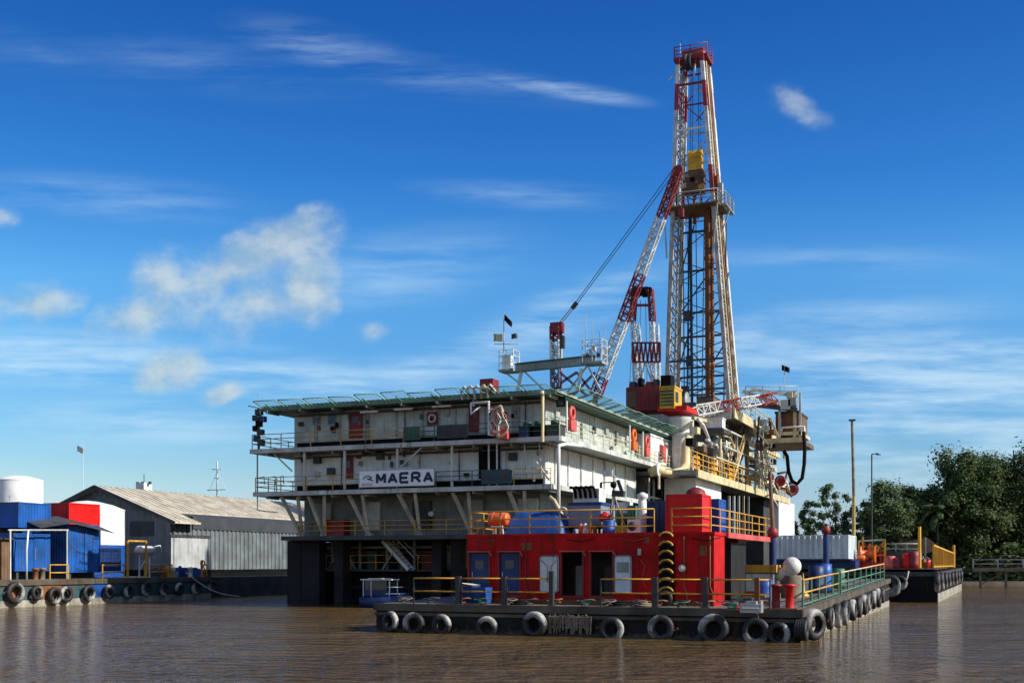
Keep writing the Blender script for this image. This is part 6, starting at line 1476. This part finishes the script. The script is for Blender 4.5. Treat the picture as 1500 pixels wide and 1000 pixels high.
# tackle on the black barge
def PB(px, py, Y): return PY(px,py,Y)
g = thing('orange_winch','orange and yellow winch frame on the black barge by the container end','winch',PB(1270,832,106).xy.to_3d()+Vector((0,0,2.76)))
X = onY(1270,106)[0]; sB = onY(1270,106)[1]
for k, (px, t_, mt, w) in enumerate(((1258,792,'yellow',.14),(1264,786,'yellow',.16),(1274,796,'orange',.2),(1283,797,'yellow',.14),(1296,789,'yellow',.16),(1290,803,'rust',.12))): q = PB(px,t_,106); MB().beam((q.x,106,2.77),q,w).build('upright',mt,g)
for a_, b_, mt in (((1257,800),(1296,800),'yellow'),((1257,815),(1297,812),'orange'),((1262,790),(1280,815),'rust'),((1296,792),(1280,812),'yellow'),((1258,792),(1297,790),'struct')): MB().beam(PB(*a_,106),PB(*b_,106),.13).build('brace',mt,g)
q = PB(1271,812,105.6); MB().lathe(q-Vector((.6,0,0)),[(.75,0),(.75,.1),(.4,.12),(.4,1.1),(.75,1.12),(.75,1.25)],18,'x').build('drum','orange',g); MB().box(q.x-1.1,q.x+1.3,105.2,106.6,2.77,3.3).build('base','redbox',g)
q = PB(1262,816,105); MB().lathe(q-Vector((.4,0,.1)),[(.1,0),(.28,.02),(.3,.7),(.12,.75),(.12,.95)],12,'x').build('motor','orange',g)
for k, (px, py, r, hh, mt, lb) in enumerate(((1304,833,.42,1.1,'pink','bright red drum on the black barge deck'),(1313,833,.4,.95,'darkred','darker red drum beside the bright one'),(1328,833,.36,1.35,'redbox','tall red drum before the yellow pole'),(1339,833,.4,1.5,'darkred','red tank against the yellow mesh rack'))):
    X, s = onY(px,104); mb = MB().lathe((X,104,2.76),[(.05,0),(r,.02),(r*1.03,hh*.33),(r*.98,hh*.36),(r*1.03,hh*.66),(r,hh*.7),(r,hh-.02),(.05,hh)],16); single(mb,'red_drum',mt,lb,'drum')
X, s = onY(1312,106.5); single(MB().box(X-1.4,X+1.2,106.5,108,2.76,4.3).box(X-1.3,X-.3,106.46,106.499,3.3,4.1),'teal_tank','teal','dark teal tank behind the red drums on the black barge','tank')
railing('grey_railing','grey pipe railing behind the red drums on the black barge',[(onY(1296,109)[0],109,2.76),(onY(1345,109)[0],109,2.76)],2.2,(1.3,1.75,2.2),1.0,.05,'struct','railings on the black barge')
X, s = onY(1347,104.2); single(MB().tube((X,104.2,2.76),(X,104.2,zz(771,s)),.15,8,.12).box(X-.25,X+.25,104,104.4,2.76,2.85),'yellow_post','yellowb','upright bright yellow post at the mesh rack on the black barge','post')
g = thing('yellow_rack','long yellow mesh rack along the sunlit side of the black barge','rack',(-4.9,125,2.76))
ya = 104.6; yb = 143
xe = lambda y: ex(y)-.5
fr = MB()
for k in range(9):
    y = ya+(yb-ya)*k/8; fr.beam((xe(y),y,2.77),(xe(y),y,4.75-.4*k/8),.14)
fr.beam((xe(ya),ya,4.75),(xe(yb),yb,4.35),.14); fr.beam((xe(ya),ya,2.95),(xe(yb),yb,2.95),.14); fr.build('frame','yellowb',g)
ms = MB()
for k in range(70): y = ya+(yb-ya)*(k+.5)/70; ms.beam((xe(y),y,2.95),(xe(y),y,4.7-.4*k/70),.05,.16)
for z in (3.3,3.7,4.1,4.4): ms.beam((xe(ya),ya,z+.05),(xe(yb),yb,z-.1),.05)
ms.build('mesh_lattice','yellow',g)
X, s = onY(1400,140); single(MB().tube((-4.1,141,2.76),(-4.1,141,5.3),.16,8),'yellow_post','yellow','yellow post at the far end of the mesh rack','post')
mb = MB(); a_ = PB(1356,786,113); b_ = PB(1380,803,118); mb.poly([a_,b_,b_+Vector((-2.5,0,-.6)),a_+Vector((-2.5,0,-.5))]); mb.poly([a_-Vector((0,0,.08)),a_+Vector((-2.5,0,-.58)),b_+Vector((-2.5,0,-.68)),b_-Vector((0,0,.08))]); 
for q in (a_,b_): mb.beam((q.x,q.y,2.77),q-Vector((0,0,.06)),.1)
single(mb,'sheet_roof','galv','tilted grey sheet roof above the yellow mesh rack','roof sheet')
for k in range(7):
    y = 106+k*5.2; X = ex(y)-1.4; mb = MB(); 
    if k%2: mb.lathe((X,y,2.76),[(.05,0),(.3,.02),(.3,.8),(.05,.85)],12)
    else: mb.box(X-.4,X+.4,y-.4,y+.4,2.76,3.3); mb.lathe((X,y,3.3),[(.25,0),(.25,.25),(.05,.3)],10)
    single(mb,'deck_gear',['rust','redbox','dkgrey','orange'][k%4],'small drum or box of gear standing behind the yellow mesh rack','gear','gear behind the yellow mesh rack')
# ------------------------------------------------------------------ jetty
g = thing('jetty','low timber jetty with white double rails running out before the dark trees','jetty',(20,165,0))
MB().box(-2.5,60,164,166.2,2.35,2.62).build('deck','wood',g); MB().box(-2.5,60,163.9,163.998,2.2,2.66).build('edge_beam','wood',g)
for k in range(10):
    x = -1.5+k*3.1
    for y in (164.3,165.9): MB().tube((x,y,-1),(x,y,2.35),.15,7).build('pile','wood',g)
for k in range(4):
    x = -1.5+k*9.3; MB().beam((x,164.3,.4),(x+3.1,164.3,2.2),.12).build('brace','wood',g)
for y, lb in ((164.1,'white double rail on the near edge of the jetty'),(166.0,'white double rail on the back edge of the jetty')):
    railing('jetty_railing',lb,[(-2.4,y,2.62),(40,y,2.62)],1.15,(.55,1.1),3.1,.06,'struct','jetty railings')
# ------------------------------------------------------------------ trees
def tree(label, px, Y, z0, top, rx, trunk_r, seed, leaf, n_cl, n_lf, ls, low=.25, airy=1.0, group='trees on the far bank', ry=None):
    rn = random.Random(seed); X, s = onY(px, Y); H = zz(top, s)-z0; rx = rx*s/F
    t = thing('broadleaf_tree', label, 'tree', (X,Y,z0), group)
    ry = ry or rx*.85; tr = MB(); c0 = Vector((X,Y,z0))
    lean = Vector((rn.uniform(-.06,.06)*H, rn.uniform(-.03,.03)*H, 0))
    pts = [c0-Vector((0,0,.5)), c0+lean*.3+Vector((0,0,H*.3)), c0+lean*.7+Vector((rn.uniform(-.2,.2),0,H*.55)), c0+lean+Vector((0,0,H*.85))]
    for k in range(3): tr.tube(pts[k],pts[k+1],trunk_r*(1-.28*k),8,trunk_r*(1-.28*(k+1)))
    cl = []
    for k in range(n_cl):
        for _ in range(40):
            v = Vector((rn.uniform(-1,1),rn.uniform(-1,1),rn.uniform(-1,1)))
            if .35 < v.length < 1: break
        hz = (v.z+1)/2; wd = .55+.9*math.sin(math.pi*min(1,.12+.8*hz))**1.0*.62
        c = c0+lean*hz+Vector((v.x*rx*wd, v.y*ry*wd, H*(low+(1-low)*hz*.95)))
        cl.append((c, rn.uniform(.65,1.3)))
    for c, r in cl[::2]:
        a = pts[1].lerp(pts[3], rn.uniform(0,.95)); mid = a.lerp(c,.5)+Vector((0,0,-.03*H))
        tr.path([a,mid,c],max(.04,trunk_r*.16),5)
    tr.build('trunk','bark',t)
    cb_ = MB(); base_r = rx*.30*airy
    V, Fc = cb_.v, cb_.f
    for c, r in cl:
        R0 = base_r*r
        for q in range(n_lf):
            d_ = Vector((rn.gauss(0,1),rn.gauss(0,1),rn.gauss(0,1))).normalized(); rad = R0*(rn.random()**.45)
            p = c+Vector((rn.gauss(0,.55)*R0,rn.gauss(0,.55)*R0,rn.gauss(0,.46)*R0)); d_ = ((p-c).normalized() if (p-c).length > .01 else d_)
            n_ = (d_+Vector((rn.uniform(-.7,.7),rn.uniform(-.7,.7),rn.uniform(.0,1.1)))).normalized(); u, v = frame(n_); l = ls*rn.uniform(.6,1.35); a = rn.uniform(0,6.28)
            e1 = (u*math.cos(a)+v*math.sin(a))*l; e2 = (v*math.cos(a)-u*math.sin(a))*l*.5
            i = cb_.add([p-e1,p+e2*.9-e1*.1,p+e1,p-e2*.9-e1*.1]); cb_.face((i,i+1,i+2,i+3))
    cb_.build('crown',leaf,t)
    return t
TR = [('tall dark tree with uneven top at the frame edge beyond the jetty',1492,196,1.2,626,66,.55,3,'leafd',80,470,.27,.04,.95),
 ('big dark round tree behind the yellow mesh rack and jetty',1405,192,1.2,644,58,.5,5,'leafd',80,470,.27,.04,.9),
 ('dark tree with a rounded shoulder between the two tallest trees',1450,204,1.2,664,58,.5,8,'leafd',60,430,.28,.03,.95),
 ('lower mid green tree just before the lamp post',1300,186,1.1,698,46,.35,12,'leafm',64,330,.25,.05,.8),
 ('mid green tree with an open top beside the big dark round tree',1342,190,1.2,704,40,.35,14,'leafm',56,330,.25,.04,.8),
 ('thin pale tree with see through crown behind the pale container',1222,188,1.1,698,30,.22,17,'leafl',46,95,.26,.20,.6),
 ('small pale tree beside the rig end, lowest of the airy ones',1185,190,1.1,728,26,.2,19,'leafl',40,95,.26,.16,.6),
 ('sparse grey green tree between tall pole and airy tree',1262,184,1.1,712,24,.2,23,'leafm',40,110,.26,.10,.65),
 ('tall dark tree beyond the frame edge tree, higher still',1545,200,1.2,622,62,.55,29,'leafd',55,330,.30,.04,1.0)]
for a_ in TR: tree(*a_)
# palms among the trees
def palm(label, px, Y, z0, top, seed):
    rn = random.Random(seed); X, s = onY(px,Y); zt = zz(top,s); t = thing('palm_tree',label,'palm',(X,Y,z0))
    MB().path([(X,Y,z0-.3),(X+.2,Y,z0+(zt-z0)*.5),(X+.1,Y,zt)],.18,7).build('trunk','bark',t); mb = MB()
    for k in range(24):
        a = k*2*math.pi*.382+rn.uniform(-.2,.2); Lf = rn.uniform(2.8,4.2); up = rn.uniform(-.2,2.2); prev = Vector((X+.1,Y,zt)); d_ = Vector((math.cos(a),math.sin(a),up)).normalized()
        for j in range(9):
            nx_ = prev+d_*Lf/9; d_ = (d_+Vector((0,0,-.24))).normalized(); sd_ = d_.cross(Vector((0,0,1))).normalized(); w_ = .42*math.sin(math.pi*(j+1)/10.5)+.1
            for q in (-1,1): mb.poly([prev,prev+(nx_-prev)*.6,nx_+sd_*w_*q-Vector((0,0,.28*w_)),prev+sd_*w_*q*.85-Vector((0,0,.22*w_))])
            prev = nx_
    mb.build('fronds','leafm',t)
palm('lone palm with drooping fronds in front of the big dark trees',1372,187,1.0,752,4)
ug = MB(); rn = random.Random(99)
for k in range(17000):
    x = rn.uniform(-34,52); y = 188+abs(rn.gauss(0,4)); dn = .5+.5*noise.noise(Vector((x*.16,y*.1,5))); z = .5+(rn.random()**1.3)*(2.0+5.0*dn if x > -8 else 1.5+3.0*dn)
    n_ = Vector((rn.uniform(-1,1),rn.uniform(-1,.6),rn.uniform(.1,1))).normalized(); u, v = frame(n_); l = rn.uniform(.25,.55); i = ug.add([Vector((x,y,z))+u*l,Vector((x,y,z))+v*l*.5,Vector((x,y,z))-u*l,Vector((x,y,z))-v*l*.5]); ug.face((i,i+1,i+2,i+3))
tag(ug.build('undergrowth','leafm'),kind='stuff')
# wooded skyline of the river bank further round, behind the other craft
wd = MB(); rn = random.Random(5)
for k in range(30000):
    x = rn.uniform(-330,-36) if k < 22000 else rn.uniform(50,170); y = (230 if k < 22000 else 196)+abs(rn.gauss(0,8)); dn = .5+.5*noise.noise(Vector((x*.05,3,5))); z = .5+(rn.random()**.9)*(3+4*dn)
    n_ = Vector((rn.uniform(-1,1),rn.uniform(-1,.6),rn.uniform(.1,1))).normalized(); u, v = frame(n_); l = rn.uniform(.4,.9); i = wd.add([Vector((x,y,z))+u*l,Vector((x,y,z))+v*l*.6,Vector((x,y,z))-u*l,Vector((x,y,z))-v*l*.6]); wd.face((i,i+1,i+2,i+3))
tag(wd.build('woods','leafd'),kind='stuff')
